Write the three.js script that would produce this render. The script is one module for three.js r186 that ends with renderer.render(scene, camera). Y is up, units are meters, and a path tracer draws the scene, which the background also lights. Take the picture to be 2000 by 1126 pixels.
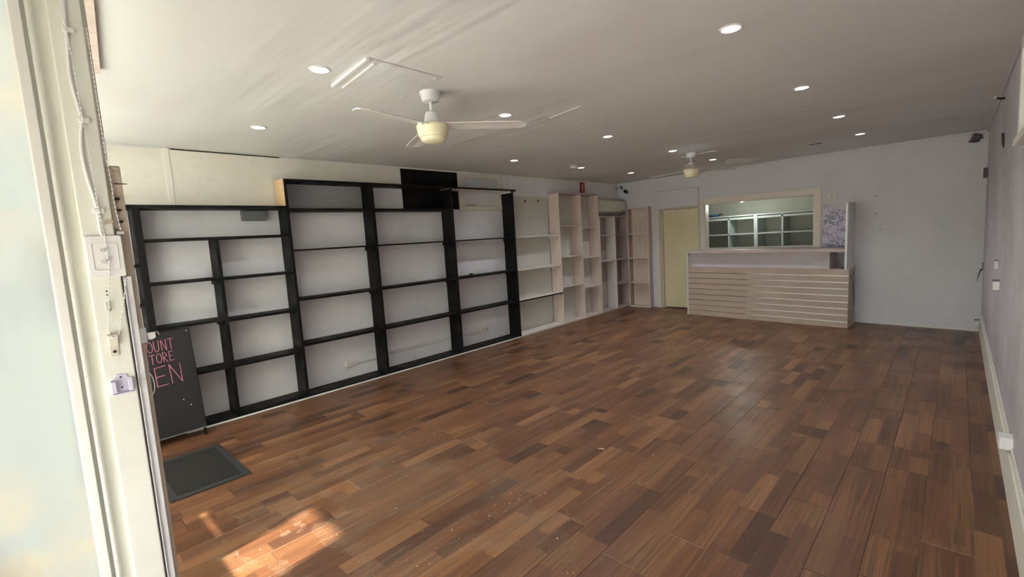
import * as THREE from 'three';
import { RoundedBoxGeometry } from 'three/addons/geometries/RoundedBoxGeometry.js';
import { mergeGeometries } from 'three/addons/utils/BufferGeometryUtils.js';

// ---------------------------------------------------------------- camera, sky, sun, exposure
const scene = new THREE.Scene();
const camera = new THREE.PerspectiveCamera(2 * Math.atan(563 / 915.58) * 180 / Math.PI, 2000 / 1126, 0.02, 200);
camera.position.set(0, 1.66, 0);
camera.rotation.set(-0.1049, 0.7623, -0.0625, 'YXZ');
scene.add(camera);

const renderer = new THREE.WebGLRenderer({ antialias: true });
renderer.toneMapping = THREE.LinearToneMapping;
renderer.toneMappingExposure = 1.2;
renderer.shadowMap.enabled = true;
renderer.shadowMap.type = THREE.PCFSoftShadowMap;

const SKY = 7.2, SUN = 18, LED = 3.9;
{ // bright hazy day: pale blue overhead, white towards the horizon, paving grey below
  const W = 64, H = 64, a = new Float32Array(W * H * 4);
  for (let y = 0; y < H; y++) for (let x = 0; x < W; x++) {
    const e = ((y + 0.5) / H - 0.5) * 2, t = Math.max(0, e), i = (y * W + x) * 4;
    const c = e < 0 ? [0.40, 0.39, 0.37] : [0.98 - 0.30 * t, 1.0 - 0.18 * t, 1.0 + 0.02 * t];
    a[i] = c[0]; a[i + 1] = c[1]; a[i + 2] = c[2]; a[i + 3] = 1;
  }
  const t = new THREE.DataTexture(a, W, H, THREE.RGBAFormat, THREE.FloatType);
  t.mapping = THREE.EquirectangularReflectionMapping; t.magFilter = t.minFilter = THREE.LinearFilter; t.needsUpdate = true;
  scene.background = t; scene.backgroundIntensity = SKY;
}
const sun = new THREE.DirectionalLight(0xfff1dc, SUN);   // high, from the street, slightly from the right
sun.position.set(-2.6 + 0.18 * 3, 0.1 + 1.96 * 3, -0.9 + 0.98 * 3);
sun.target.position.set(-2.6, 0.1, -0.9);
sun.castShadow = true; sun.shadow.mapSize.set(2048, 2048); sun.shadow.radius = 4;
Object.assign(sun.shadow.camera, { left: -6, right: 6, top: 6, bottom: -6, near: 0.1, far: 30 });
scene.add(sun, sun.target);

// ---------------------------------------------------------------- helpers
let seed = 7;
const rnd = () => { seed = (seed * 1664525 + 1013904223) >>> 0; return seed / 4294967296; };
const rr = (a, b) => a + (b - a) * rnd();
const used = {};
const numbered = (n) => { const k = used[n] = (used[n] ?? -1) + 1; return k ? n + '_' + String(k).padStart(3, '0') : n; };
const shade = (m) => { m.castShadow = true; m.receiveShadow = true; return m; };
function planar(g, s = 1) {                       // uv in metres from the way each face looks
  const n = g.index ? g.toNonIndexed() : g, p = n.attributes.position, uv = new Float32Array(p.count * 2);
  const a = new THREE.Vector3(), b = new THREE.Vector3(), c = new THREE.Vector3(), m = new THREE.Vector3();
  for (let i = 0; i < p.count; i += 3) {
    a.fromBufferAttribute(p, i); b.fromBufferAttribute(p, i + 1); c.fromBufferAttribute(p, i + 2);
    m.copy(b).sub(a).cross(c.clone().sub(a));
    const X = Math.abs(m.x), Y = Math.abs(m.y), Z = Math.abs(m.z);
    [a, b, c].forEach((v, k) => {
      const q = X >= Y && X >= Z ? [v.z, v.y] : Y >= Z ? [v.x, v.z] : [v.x, v.y];
      uv[(i + k) * 2] = q[0] * s; uv[(i + k) * 2 + 1] = q[1] * s;
    });
  }
  n.setAttribute('uv', new THREE.BufferAttribute(uv, 2));
  return n;
}
function bx(x0, x1, y0, y1, z0, z1, r = 0.0015) { // box between limits, edges slightly rounded
  const w = Math.abs(x1 - x0), h = Math.abs(y1 - y0), d = Math.abs(z1 - z0);
  const g = r > 0 ? new RoundedBoxGeometry(w, h, d, 1, Math.min(r, w * 0.3, h * 0.3, d * 0.3)) : new THREE.BoxGeometry(w, h, d);
  g.translate((x0 + x1) / 2, (y0 + y1) / 2, (z0 + z1) / 2);
  return planar(g);
}
const join = (list) => mergeGeometries(list.map((g) => { const n = g.index ? g.toNonIndexed() : g; for (const k of Object.keys(n.attributes)) if (!['position', 'normal', 'uv'].includes(k)) n.deleteAttribute(k); return n; }));
const tube = (pts, r, seg = 32, rad = 8) => new THREE.TubeGeometry(new THREE.CatmullRomCurve3(pts.map((p) => new THREE.Vector3(...p))), seg, r, rad, false);
const lathe = (pts, n = 40) => new THREE.LatheGeometry(pts.map((p) => new THREE.Vector2(...p)), n);
function poly(pts, depth, bevel = 0) {            // outline in x, y pulled along z
  const s = new THREE.Shape(pts.map((p) => new THREE.Vector2(...p)));
  return planar(new THREE.ExtrudeGeometry(s, { depth, bevelEnabled: bevel > 0, bevelSize: bevel, bevelThickness: bevel, bevelSegments: 1 }));
}
function rrect(w, h, r) {
  const s = new THREE.Shape(), x = -w / 2, y = -h / 2;
  s.moveTo(x + r, y); s.lineTo(x + w - r, y); s.quadraticCurveTo(x + w, y, x + w, y + r); s.lineTo(x + w, y + h - r); s.quadraticCurveTo(x + w, y + h, x + w - r, y + h);
  s.lineTo(x + r, y + h); s.quadraticCurveTo(x, y + h, x, y + h - r); s.lineTo(x, y + r); s.quadraticCurveTo(x, y, x + r, y);
  return s;
}
function tag(o, label, category, group) { o.userData.label = label; o.userData.category = category; if (group) o.userData.group = group; return o; }
function thing(name, label, category, at = [0, 0, 0], group) {
  const o = new THREE.Group(); o.name = numbered(name); o.position.set(...at); scene.add(o);
  return tag(o, label, category, group);
}
// part given in the room's own metres: moved into its parent's frame (parents are only shifted, never turned, where this is used)
function part(t, name, g, m, label) {
  const o = new THREE.Vector3(); for (let q = t; q; q = q.parent) o.add(q.position);
  return local(t, name, g.translate(-o.x, -o.y, -o.z), m, label);
}
function local(t, name, g, m, label) {
  const o = shade(new THREE.Mesh(g, m)); o.name = name; if (label) o.userData.label = label; t.add(o); return o;
}
function solo(name, g, m, label, category, group) { const o = shade(new THREE.Mesh(g, m)); o.name = numbered(name); scene.add(o); return tag(o, label, category, group); }
function struct(name, g, m, parent = scene) { const o = shade(new THREE.Mesh(g, m)); o.name = parent === scene ? numbered(name) : name; if (parent === scene) o.userData.kind = 'structure'; parent.add(o); return o; }
function structGroup(name, at = [0, 0, 0]) { const o = new THREE.Group(); o.name = numbered(name); o.position.set(...at); o.userData.kind = 'structure'; scene.add(o); return o; }

// ---------------------------------------------------------------- noise and textures
const hash = (x, y, s) => { let h = Math.imul(x, 374761393) ^ Math.imul(y, 668265263) ^ Math.imul(s, 974711); h = Math.imul(h ^ (h >>> 13), 1274126177); return ((h ^ (h >>> 16)) >>> 0) / 4294967296; };
function vn(x, y, px, py, s) {                    // value noise repeating after px, py cells
  const ix = Math.floor(x), iy = Math.floor(y), fx = x - ix, fy = y - iy, u = fx * fx * (3 - 2 * fx), v = fy * fy * (3 - 2 * fy);
  const x0 = ((ix % px) + px) % px, x1 = (x0 + 1) % px, y0 = ((iy % py) + py) % py, y1 = (y0 + 1) % py;
  return (hash(x0, y0, s) * (1 - u) + hash(x1, y0, s) * u) * (1 - v) + (hash(x0, y1, s) * (1 - u) + hash(x1, y1, s) * u) * v;
}
function fbm(u, v, px, py, s, oct = 4) { let a = 0, w = 0.5, t = 0; for (let i = 0; i < oct; i++) { a += w * vn(u * px, v * py, px, py, s + i * 17); t += w; w *= 0.5; px *= 2; py *= 2; } return a / t; }
function tex(w, h, f, srgb = true, rx = 1, ry = 1) {
  const d = new Uint8Array(w * h * 4);
  for (let y = 0; y < h; y++) for (let x = 0; x < w; x++) {
    const c = f((x + 0.5) / w, (y + 0.5) / h), i = (y * w + x) * 4;
    for (let k = 0; k < 3; k++) d[i + k] = Math.max(0, Math.min(255, typeof c === 'number' ? c * 255 : c[k]));
    d[i + 3] = c.length === 4 ? Math.max(0, Math.min(255, c[3])) : 255;
  }
  const t = new THREE.DataTexture(d, w, h); t.wrapS = t.wrapT = THREE.RepeatWrapping; t.repeat.set(rx, ry);
  t.magFilter = THREE.LinearFilter; t.minFilter = THREE.LinearMipmapLinearFilter; t.generateMipmaps = true; t.anisotropy = 8;
  if (srgb) t.colorSpace = THREE.SRGBColorSpace; t.needsUpdate = true; return t;
}
const lerp = (a, b, t) => a + (b - a) * t;
const mix3 = (a, b, t) => [0, 1, 2].map((k) => lerp(a[k], b[k], t));
const std = (o) => new THREE.MeshStandardMaterial(o);
const phys = (o) => new THREE.MeshPhysicalMaterial(o);

// painted plaster: faint roller stipple, soft blotches, a few scuffs
const plasterBump = tex(512, 512, (u, v) => 0.5 * fbm(u, v, 90, 90, 3, 3) + 0.5 * fbm(u, v, 9, 9, 5, 3), false, 1.1, 1.1);
const plaster = (c, amp, s) => tex(512, 512, (u, v) => {
  const n = fbm(u, v, 5, 5, s, 5) - 0.5, m = fbm(u, v, 60, 60, s + 3, 2) - 0.5, sc = fbm(u, v, 14, 30, s + 9, 3);
  const k = 1 + amp * n * 1.6 + amp * 0.5 * m - (sc > 0.70 ? amp * (sc - 0.70) * 4 : 0);
  return c.map((q) => q * k);
}, true, 0.55, 0.55);
const M = {};
M.cream = std({ map: plaster([234, 231, 222], 0.04, 21), roughness: 0.62, bumpMap: plasterBump, bumpScale: 0.0006 });
M.white = std({ map: plaster([214, 215, 218], 0.035, 31), roughness: 0.6, bumpMap: plasterBump, bumpScale: 0.0007 });
M.leftwall = std({ map: plaster([234, 236, 241], 0.04, 35), roughness: 0.5, bumpMap: plasterBump, bumpScale: 0.0007 });
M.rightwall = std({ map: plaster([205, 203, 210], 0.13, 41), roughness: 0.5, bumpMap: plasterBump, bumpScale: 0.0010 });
// ceiling: sheets trowelled in long bands across the room, patchy pinkish-grey repaint
M.ceiling = std({
  map: tex(512, 512, (u, v) => { const b = fbm(u, v, 4, 4, 61, 4), t = Math.max(0, Math.min(1, (fbm(u, v, 3, 8, 51, 3) - 0.4) * 3)); return mix3([223, 225, 225], [218, 216, 216], t).map((q) => q * (1 + (b - 0.5) * 0.04)); }, true, 0.22, 0.22),
  roughnessMap: tex(512, 512, (u, v) => 0.42 + 0.3 * fbm(u, v, 3, 26, 51, 4), false, 0.22, 0.22), roughness: 1,
  bumpMap: tex(512, 512, (u, v) => { const w = Math.max(0, Math.min(1, (fbm(u, v, 3, 6, 55, 3) - 0.46) * 5)); return 0.5 + w * 0.6 * (fbm(u, v, 3, 30, 51, 4) - 0.5) + w * 0.2 * (fbm(u, v, 5, 70, 52, 3) - 0.5) + 0.1 * (fbm(u, v, 6, 9, 5, 3) - 0.5); }, false, 0.22, 0.22), bumpScale: 0.025,
});
M.baywhite = std({ map: plaster([214, 214, 206], 0.05, 75), roughness: 0.55 });
M.trim = std({ map: plaster([222, 219, 208], 0.05, 77), roughness: 0.42, bumpMap: plasterBump, bumpScale: 0.0004 });
M.sheet = std({ color: 0xa9a9ad, roughness: 0.28 });
M.frame = std({ map: plaster([236, 237, 228], 0.04, 79), roughness: 0.4 });
M.windowframe = std({ map: plaster([226, 218, 208], 0.04, 81), roughness: 0.42 });
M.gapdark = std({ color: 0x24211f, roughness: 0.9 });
// black brushed paint with dust
M.black = phys({ specularIntensity: 0.45,
  map: tex(512, 512, (u, v) => { const g = fbm(u, v, 40, 6, 91, 4), d = fbm(u, v, 7, 7, 92, 4), s = hash(Math.floor(u * 512), Math.floor(v * 512), 5); const k = 11 + 7 * g + (d > 0.58 ? (d - 0.58) * 60 : 0) + (s > 0.9985 ? 50 : 0); return [k, k, k * 1.06]; }, true, 1, 1),
  roughnessMap: tex(256, 256, (u, v) => 0.42 + 0.4 * fbm(u, v, 9, 9, 93, 4), false, 1, 1), roughness: 1, bumpMap: tex(256, 256, (u, v) => fbm(u, v, 6, 60, 94, 3), false, 2, 2), bumpScale: 0.0005,
});
const melamine = (c, s) => tex(512, 512, (u, v) => { const g = fbm(u, v, 70, 5, s, 4) - 0.5, b = fbm(u, v, 5, 5, s + 2, 4) - 0.5; const k = 1 + 0.12 * g + 0.09 * b; return c.map((q) => q * k); }, true, 1.2, 0.8);
M.pink = std({ map: melamine([214, 199, 190], 101), roughness: 0.5 });
M.pinkgrey = std({ map: melamine([196, 180, 174], 111), roughness: 0.5 });
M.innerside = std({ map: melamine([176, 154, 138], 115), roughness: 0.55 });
M.whiteboard = std({ map: melamine([222, 218, 208], 121), roughness: 0.45 });
M.tanwood = std({ map: melamine([222, 190, 150], 131), roughness: 0.55 });
M.slat = std({ map: tex(512, 512, (u, v) => { const g = fbm(u, v, 5, 90, 141, 4) - 0.5, b = fbm(u, v, 6, 10, 143, 4) - 0.5; const k = 1 + 0.13 * g + 0.10 * b; return [184 * k, 169 * k, 153 * k]; }, true, 1.0, 1.0), roughness: 0.55 });
M.lilac = std({ map: plaster([206, 199, 204], 0.05, 151), roughness: 0.5 });
M.marble = std({
  map: tex(512, 512, (u, v) => {
    const wx = u + 0.10 * (fbm(u, v, 5, 5, 161, 4) - 0.5), wy = v + 0.10 * (fbm(u, v, 5, 5, 162, 4) - 0.5);
    const r = Math.abs(fbm(wx, wy, 7, 7, 163, 4) - 0.5), q = Math.abs(fbm(wx, wy, 12, 12, 164, 3) - 0.5), patch = fbm(u, v, 4, 4, 165, 3);
    const t = Math.max(0, 1 - r * 13) * (patch > 0.44 ? 1 : 0.35) + 0.5 * Math.max(0, 1 - q * 18);
    return mix3([178, 172, 204], [52, 46, 84], Math.min(1, t));
  }, true, 2.2, 2.2), roughness: 0.25,
});
M.plastic = std({ color: 0xe9e9e6, roughness: 0.32 });
M.offwhite = std({ color: 0xd9d8d2, roughness: 0.4 });
M.lilacplastic = std({ color: 0xd6d2e4, roughness: 0.35 });
M.clearplastic = phys({ color: 0xe8e8e2, roughness: 0.25, transmission: 0.35, thickness: 0 });
M.metal = std({ color: 0xc9c9c6, roughness: 0.28, metalness: 1 });
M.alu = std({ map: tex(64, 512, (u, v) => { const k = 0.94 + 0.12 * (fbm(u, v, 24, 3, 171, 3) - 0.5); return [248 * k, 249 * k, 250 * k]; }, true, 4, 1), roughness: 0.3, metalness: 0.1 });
M.darkmetal = std({ color: 0x3a3633, roughness: 0.5, metalness: 0.6 });
M.darkplastic = std({ color: 0x22211f, roughness: 0.45 });
M.greybox = std({ color: 0x6d7174, roughness: 0.5 });
M.oldtimber = std({ map: melamine([196, 184, 164], 181), roughness: 0.7 });
M.dooryellow = std({ map: plaster([222, 214, 178], 0.05, 191), roughness: 0.45 });
M.jamb = std({ map: plaster([230, 232, 219], 0.035, 193), roughness: 0.5, bumpMap: plasterBump, bumpScale: 0.0004 });
M.yellowband = std({ color: 0xf0ebc6, roughness: 0.3 });
M.fanwhite = std({ color: 0xe4e6e8, roughness: 0.3 });
M.blade = std({ map: tex(256, 64, (u, v) => { const k = 1 + 0.08 * (fbm(u, v, 6, 3, 201, 4) - 0.5); return [222 * k, 219 * k, 216 * k]; }), roughness: 0.4 });
M.led = std({ color: 0xffffff, emissive: 0xfbfdff, emissiveIntensity: 6, roughness: 0.4 });
M.glass = phys({ color: 0xffffff, roughness: 0.0, transmission: 1, thickness: 0, ior: 1.45 });
M.backroom = std({ map: plaster([176, 176, 164], 0.05, 211), roughness: 0.6 });
M.backshelf = std({ color: 0xccd2ce, roughness: 0.5 });
// frosted film on the side pane: pale blue with cream smears where it has worn and been wiped
M.frost = phys({
  map: tex(512, 512, (u, v) => {
    const a = fbm(u, v, 3, 4, 221, 5), b = fbm(u, v, 8, 3, 223, 4), t = Math.max(0, Math.min(1, (a - 0.46) * 4.5)) * 0.9, s = Math.max(0, b - 0.55) * 0.5;
    return mix3([181, 184, 180], [196, 188, 172], t).map((q) => q * (1 - 0.6 * s));
  }, true, 1.0, 0.8), roughness: 0.95, transmission: 0.85, thickness: 0, ior: 1.3,
});
M.blind = phys({ color: 0xdcd6c8, roughness: 0.95, transmission: 0.4, thickness: 0 });
M.film = phys({ map: plaster([236, 236, 230], 0.06, 229), roughness: 0.95, transmission: 0.9, thickness: 0, ior: 1.3 });
M.pavement = std({ map: plaster([205, 201, 194], 0.15, 231), roughness: 0.9 });
M.rubber = std({ map: tex(256, 256, (u, v) => { const d = fbm(u, v, 8, 8, 241, 5), k = 34 + 14 * d; return [k, k, k * 0.98]; }, true, 2, 2), roughness: 0.75 });
M.crumb = std({ map: tex(64, 64, (u, v) => mix3([150, 118, 84], [205, 185, 155], fbm(u, v, 8, 8, 251, 3))), roughness: 0.9 });

// ---------------------------------------------------------------- the floor: laminate boards, each printed with two rows of staves
const FS = 0.0122, fl = (x) => FS * (0.2685 - x);   // the old floor climbs a little towards the left wall
const ROWS = 14;
M.board = (() => {
  const W = 2048, H = 1792, d = new Uint8Array(W * H * 4), per = H / ROWS;
  const tones = [[105, 71, 48], [108, 74, 50], [99, 66, 45], [118, 83, 55], [76, 51, 37], [102, 68, 46], [110, 75, 50], [95, 63, 43], [103, 69, 46]];
  const staves = [];
  for (let r = 0; r < ROWS * 2; r++) { const cuts = []; let x = -rr(0, 0.35); while (x < 1.3) { const l = rr(0.5, 1.05); cuts.push([x, x + l, ((q) => tones[Math.floor(rnd() * tones.length)].map((c) => c * q))(rr(0.93, 1.07)), Math.floor(rnd() * 1000), rr(0.4, 1.15)]); x += l; } staves.push(cuts); }
  for (let y = 0; y < H; y++) {
    const half = Math.floor(y / (per / 2)), yy = (y % (per / 2)) / (per / 2), cuts = staves[half];
    let k = 0;
    for (let x = 0; x < W; x++) {
      const m = x / W * 1.28; while (cuts[k + 1] && m >= cuts[k][1]) k++;
      const [, , c, s, gs] = cuts[k], warp = (vn(m * 1.7, yy * 1.3, 97, 31, s) - 0.5) * 0.30;
      const g1 = vn(m * 1.1, (yy + warp) * 15, 97, 997, s + 1), g2 = vn(m * 3, (yy + warp) * 42, 197, 997, s + 2), g3 = vn(m * 14, (yy + warp) * 60, 997, 997, s + 3), b = vn(m * 1.6, yy * 2 + 0.3, 97, 97, s + 4);
      let q = 1 + gs * (0.26 * (g1 - 0.5) + 0.30 * (g2 - 0.5)) + 0.16 * (g3 - 0.5) + 0.12 * (b - 0.5);
      const warm = 0.03 * (g2 - 0.5), i = (y * W + x) * 4;
      d[i] = Math.min(255, c[0] * q * (1 + warm)); d[i + 1] = Math.min(255, c[1] * q); d[i + 2] = Math.min(255, c[2] * q * (1 - warm)); d[i + 3] = 255;
    }
  }
  const t = new THREE.DataTexture(d, W, H); t.wrapS = THREE.RepeatWrapping; t.magFilter = THREE.LinearFilter; t.minFilter = THREE.LinearMipmapLinearFilter; t.generateMipmaps = true; t.anisotropy = 16; t.colorSpace = THREE.SRGBColorSpace; t.needsUpdate = true;
  return std({ map: t, roughness: 1, roughnessMap: tex(512, 256, (u, v) => 0.27 + 0.22 * fbm(u, v, 6, 3, 261, 5), false), bumpMap: tex(512, 128, (u, v) => fbm(u, v, 6, 60, 271, 3), false, 1, ROWS), bumpScale: 0.0003 });
})();
M.wornedge = std({ color: 0x8d7560, roughness: 0.7 });
M.joint = std({ color: 0x523824, roughness: 0.9 });
function boardGeo(len, u0, row, fu, fv) {
  const w = 0.1994, c = 0.0014, top = 0, low = -0.0016, bot = -0.008, a = w / 2, b = len / 2 - 0.0004;
  const P = [], U = [], uvAt = (x, z) => { const s = (x + a) / w, t = (z + b) / (2 * b); return [fu ? u0 + (1 - t) * len / 1.28 : u0 + t * len / 1.28, (row + 0.03 + 0.94 * (fv ? 1 - s : s)) / ROWS]; };
  const quad = (...q) => { for (const k of [0, 1, 2, 0, 2, 3]) { P.push(...q[k]); U.push(...uvAt(q[k][0], q[k][2])); } };
  const t = [[-a + c, top, -b + c], [-a + c, top, b - c], [a - c, top, b - c], [a - c, top, -b + c]], e = [[-a, low, -b], [-a, low, b], [a, low, b], [a, low, -b]], f = e.map((p) => [p[0], bot, p[2]]);
  quad(...t);
  const faces = P.length / 3;
  for (let k = 0; k < 4; k++) { const n = (k + 1) % 4; quad(t[k], e[k], e[n], t[n]); quad(e[k], f[k], f[n], e[n]); }
  const g = new THREE.BufferGeometry();
  g.setAttribute('position', new THREE.Float32BufferAttribute(P, 3)); g.setAttribute('uv', new THREE.Float32BufferAttribute(U, 2)); g.computeVertexNormals();
  g.addGroup(0, faces, 0); g.addGroup(faces, P.length / 3 - faces, 1);
  return g;
}
const floor = struct('floor', bx(-5.9, 0.55, -0.16, -0.0075, -9.5, 1.1, 0), M.joint);
floor.position.set(0.2685, 0, 0); floor.geometry.translate(-0.2685, 0, 0); floor.rotation.z = -FS;
{
  const known = { 4: -2.04, 2: -1.9, 1: -2.26, 6: -3.605, 8: -1.045, 12: -1.09, 0: -2.75, 3: -2.6 };
  for (let k = -5; k <= 22; k++) {
    const x1 = -0.894 - 0.2 * (k - 1), xc = x1 - 0.1;
    if (xc < -5.28) continue;
    let z = (known[k] ?? -rr(0.3, 1.5)); while (z < 1.3) z += 1.28;
    for (; z > -9.2; z -= 1.28) {
      const za = Math.min(z, -0.12), zb = Math.max(z - 1.28, -9.16); if (za - zb < 0.05) continue;
      const o = shade(new THREE.Mesh(boardGeo(za - zb, rnd(), Math.floor(rnd() * ROWS), rnd() < 0.5, rnd() < 0.5), [M.board, rnd() < 0.5 ? M.wornedge : M.joint]));
      o.name = 'plank'; o.position.set(xc - 0.2685, rr(-0.0003, 0.0003), (za + zb) / 2); floor.add(o);
    }
  }
}

// ---------------------------------------------------------------- the room
const XL = -5.38, XS = -5.127, XR = 0.2685, CH = 2.7, zb = (x) => -8.97 - 0.032 * (XR - x);
struct('ceiling', join([bx(-5.56, 0.45, CH, CH + 0.14, -9.4, -0.06, 0), bx(-1.86, 0.45, CH, CH + 0.14, -0.06, 1.12, 0)]), M.ceiling);
struct('wall_left', bx(XL - 0.14, XL, -0.2, CH, -9.4, -0.06, 0), M.leftwall);
struct('wall_right', bx(XR, XR + 0.14, -0.2, CH, -9.4, 1.12, 0), M.rightwall);
function holed(w0, w1, h0, h1, holes, depth) {
  const s = new THREE.Shape([[w0, h0], [w1, h0], [w1, h1], [w0, h1]].map((p) => new THREE.Vector2(...p)));
  for (const [a, b, c, d] of holes) s.holes.push(new THREE.Path([[a, c], [a, d], [b, d], [b, c]].map((p) => new THREE.Vector2(...p))));
  return planar(new THREE.ExtrudeGeometry(s, { depth, bevelEnabled: false }));
}
// back wall, a little out of square with the side walls
const back = new THREE.Group(); // only used to place things on that wall
back.position.set(XR, 0, -8.97); back.rotation.y = -0.032; back.updateMatrix();
const onBack = (o) => { o.position.copy(back.position); o.rotation.copy(back.rotation); return o; };
const bX = (x) => (x - XR) / Math.cos(0.032);
onBack(struct('wall_back', holed(bX(-5.56), 0.02, -0.2, CH, [[bX(-4.43), bX(-3.60), 0, 2.075], [bX(-3.50), bX(-1.70), 1.228, 2.092]], 0.12).translate(0, 0, -0.12), M.white));
// street wall between the entrance and the window bay; frosted entrance door, unseen panes added to shape the daylight
struct('wall_front', holed(-5.56, -1.80, -0.2, CH, [[-4.66, -3.72, 0.06, 2.1], [-2.78, -2.34, 0.76, 2.06], [-3.38, -3.0, 0.84, 1.16], [-5.30, -3.62, 2.2, 2.62], [-3.54, -1.9, 2.2, 2.62], [-3.46, -3.06, 1.38, 2.1], [-5.30, -4.76, 0.3, 2.1], [-3.62, -2.88, 0.14, 0.76], [-2.24, -1.92, 0.14, 2.08], [-2.80, -2.32, 0.14, 0.70]], 0.14).translate(0, 0, -0.22), M.trim);
{
  const d = structGroup('door_1', [-4.19, 0.06, -0.15]);
  part(d, 'door_frame', join([bx(-4.66, -4.58, 0.06, 2.1, -0.18, -0.12), bx(-3.80, -3.72, 0.06, 2.1, -0.18, -0.12), bx(-4.58, -3.80, 2.02, 2.1, -0.18, -0.12), bx(-4.58, -3.80, 0.06, 0.2, -0.18, -0.12)]), M.alu);
  part(d, 'pane', bx(-4.58, -3.80, 0.2, 2.02, -0.152, -0.148, 0), M.film);
  for (const [k, ...q] of [[8, -5.30, -3.62, 2.2, 2.62], [9, -3.54, -1.9, 2.2, 2.62], [10, -3.46, -3.06, 1.38, 2.1], [11, -5.30, -4.76, 0.3, 2.1], [12, -3.62, -2.88, 0.14, 0.76], [13, -2.24, -1.92, 0.14, 2.08], [14, -2.80, -2.32, 0.14, 0.70]]) struct('added_window_' + k, bx(...q, -0.152, -0.148, 0), M.film);  // unseen film panes added to bring more daylight into the room
  struct('added_window_1', bx(-2.78, -2.34, 0.76, 2.06, -0.151, -0.149, 0), M.glass);  // unseen clear panes, this and the next, sized to place the sun patches
  struct('added_window_2', bx(-3.38, -3.0, 0.84, 1.16, -0.151, -0.149, 0), M.glass);
}
// the projecting window bay the picture is taken from: street glazing and riser
struct('wall_bay', holed(-1.86, 0.45, -0.2, CH, [[-1.68, 0.2, 0.35, 2.45]], 0.12).translate(0, 0, 0.96), M.trim);
struct('added_window_3', bx(-1.68, 0.2, 0.35, 2.45, 1.018, 1.022, 0), M.glass);
solo('roller_blind', join([bx(-1.72, 0.24, 1.50, 2.50, 0.93, 0.932, 0), new THREE.CylinderGeometry(0.03, 0.03, 1.96, 20).rotateZ(Math.PI / 2).translate(-0.74, 2.52, 0.92)]), M.blind, 'cream roller blind drawn halfway down the street window of the bay', 'blind');
// its side wall: riser, head, and the frosted pane in a painted timber frame
struct('wall_side', join([bx(-1.86, -1.74, -0.2, 0.42, -0.055, 0.98, 0), bx(-1.86, -1.74, 2.5, CH, -0.055, 0.98, 0)]), M.jamb);
{
  const w = structGroup('added_window_4', [-1.79, 0.42, 0.4]);
  part(w, 'pane', bx(-1.803, -1.797, 0.40, 2.52, -0.10, 0.98, 0), M.frost, 'frosted pane');
  part(w, 'glazing_bead', bx(-1.79, -1.738, 0.42, 2.5, -0.0855, -0.062, 0.003), M.frame);
  part(w, 'groove', bx(-1.79, -1.752, 0.42, 2.5, -0.0935, -0.0855, 0), M.jamb);
  // rounded moulding beside the bead
  const pr = new THREE.Shape(); pr.moveTo(-1.80, 0.0935); pr.lineTo(-1.743, 0.0935); pr.quadraticCurveTo(-1.739, 0.100, -1.744, 0.107); pr.quadraticCurveTo(-1.756, 0.116, -1.757, 0.128); pr.lineTo(-1.757, 0.133); pr.lineTo(-1.80, 0.133);
  const mg = new THREE.ExtrudeGeometry(pr, { depth: 2.6, bevelEnabled: false, curveSegments: 8 }); mg.rotateX(-Math.PI / 2); mg.translate(0, 0.1, 0);
  part(w, 'moulding', planar(mg), M.jamb);
  part(w, 'jamb_board', bx(-1.80, -1.74, 0.1, CH, -0.204, -0.133, 0.004), M.jamb);
  // tan stop and the aluminium angle behind the board, seen edge-on
  part(w, 'timber_stop', bx(-1.82, -1.765, 0.08, 1.94, -0.2405, -0.203, 0.003), M.oldtimber);
  part(w, 'aluminium_angle', join([bx(-1.765, -1.750, 0.08, 1.622, -0.2285, -0.2105, 0.002), bx(-1.765, -1.744, 0.08, 1.622, -0.2115, -0.208, 0.001)]), M.alu);
}
// cornice board along the head of the street wall
{
  const g = new THREE.BoxGeometry(1.75, 0.028, 0.036); g.translate(-0.875, -0.014, 0);
  const c = struct('trim_1', planar(g), M.pink); c.position.set(-1.62, CH, -0.2145); c.rotation.y = -0.1155;
}
// battens over the wall-sheet joints, skirting strip under the shelves, skirtings, cornices
struct('trim_2', bx(XL, XL + 0.012, 2.15, CH, -1.105, -1.06), M.cream);
struct('trim_3', bx(XL, XL + 0.010, 2.40, CH, -2.985, -2.96), M.cream);
struct('panel_lining', join([bx(XL - 0.002, XL + 0.006, 2.13, 2.69, -2.02, -0.22, 0), bx(XL - 0.002, XL + 0.006, 2.42, 2.69, -3.63, -2.02, 0)]), M.cream).name = 'trim_4';
for (const [a, b, k] of [[-0.9, -2.012, 5], [-2.018, -3.03, 6], [-3.036, -4.26, 7], [-4.266, -5.5, 8]]) struct('trim_' + k, bx(XS + 0.001, XS + 0.017, fl(XS) - 0.004, fl(XS) + 0.012, b, a, 0.002), M.plastic);
struct('baseboard_right', join([bx(XR - 0.022, XR, -0.02, 0.25, -8.93, -0.3, 0.008), bx(XR - 0.012, XR, 0.25, 0.285, -8.93, -0.3, 0.004)]), M.oldtimber.clone());
scene.getObjectByName('baseboard_right').material.map = M.trim.map;
onBack(struct('baseboard_back', bx(bX(-1.1), -0.01, -0.01, 0.022, 0, 0.012, 0.003), M.trim));
onBack(struct('trim_9', bx(bX(-5.38), -0.01, 2.668, CH, 0, 0.018, 0.006), M.white));
struct('trim_10', bx(XR - 0.016, XR, 2.672, CH, -8.95, -0.3, 0.006), M.rightwall);
struct('trim_11', bx(XR - 0.02, XR, 0.14, 2.66, -8.965, -8.945, 0.004), M.white);
struct('trim_12', bx(XL, XL + 0.016, 2.676, CH, -9.1, -3.6, 0.005), M.cream);
// dark gap where the lining has come away below the ceiling
struct('trim_13', bx(XL + 0.0055, XL + 0.0075, 2.688, 2.6985, -2.1, -1.12, 0), M.gapdark);
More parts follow.
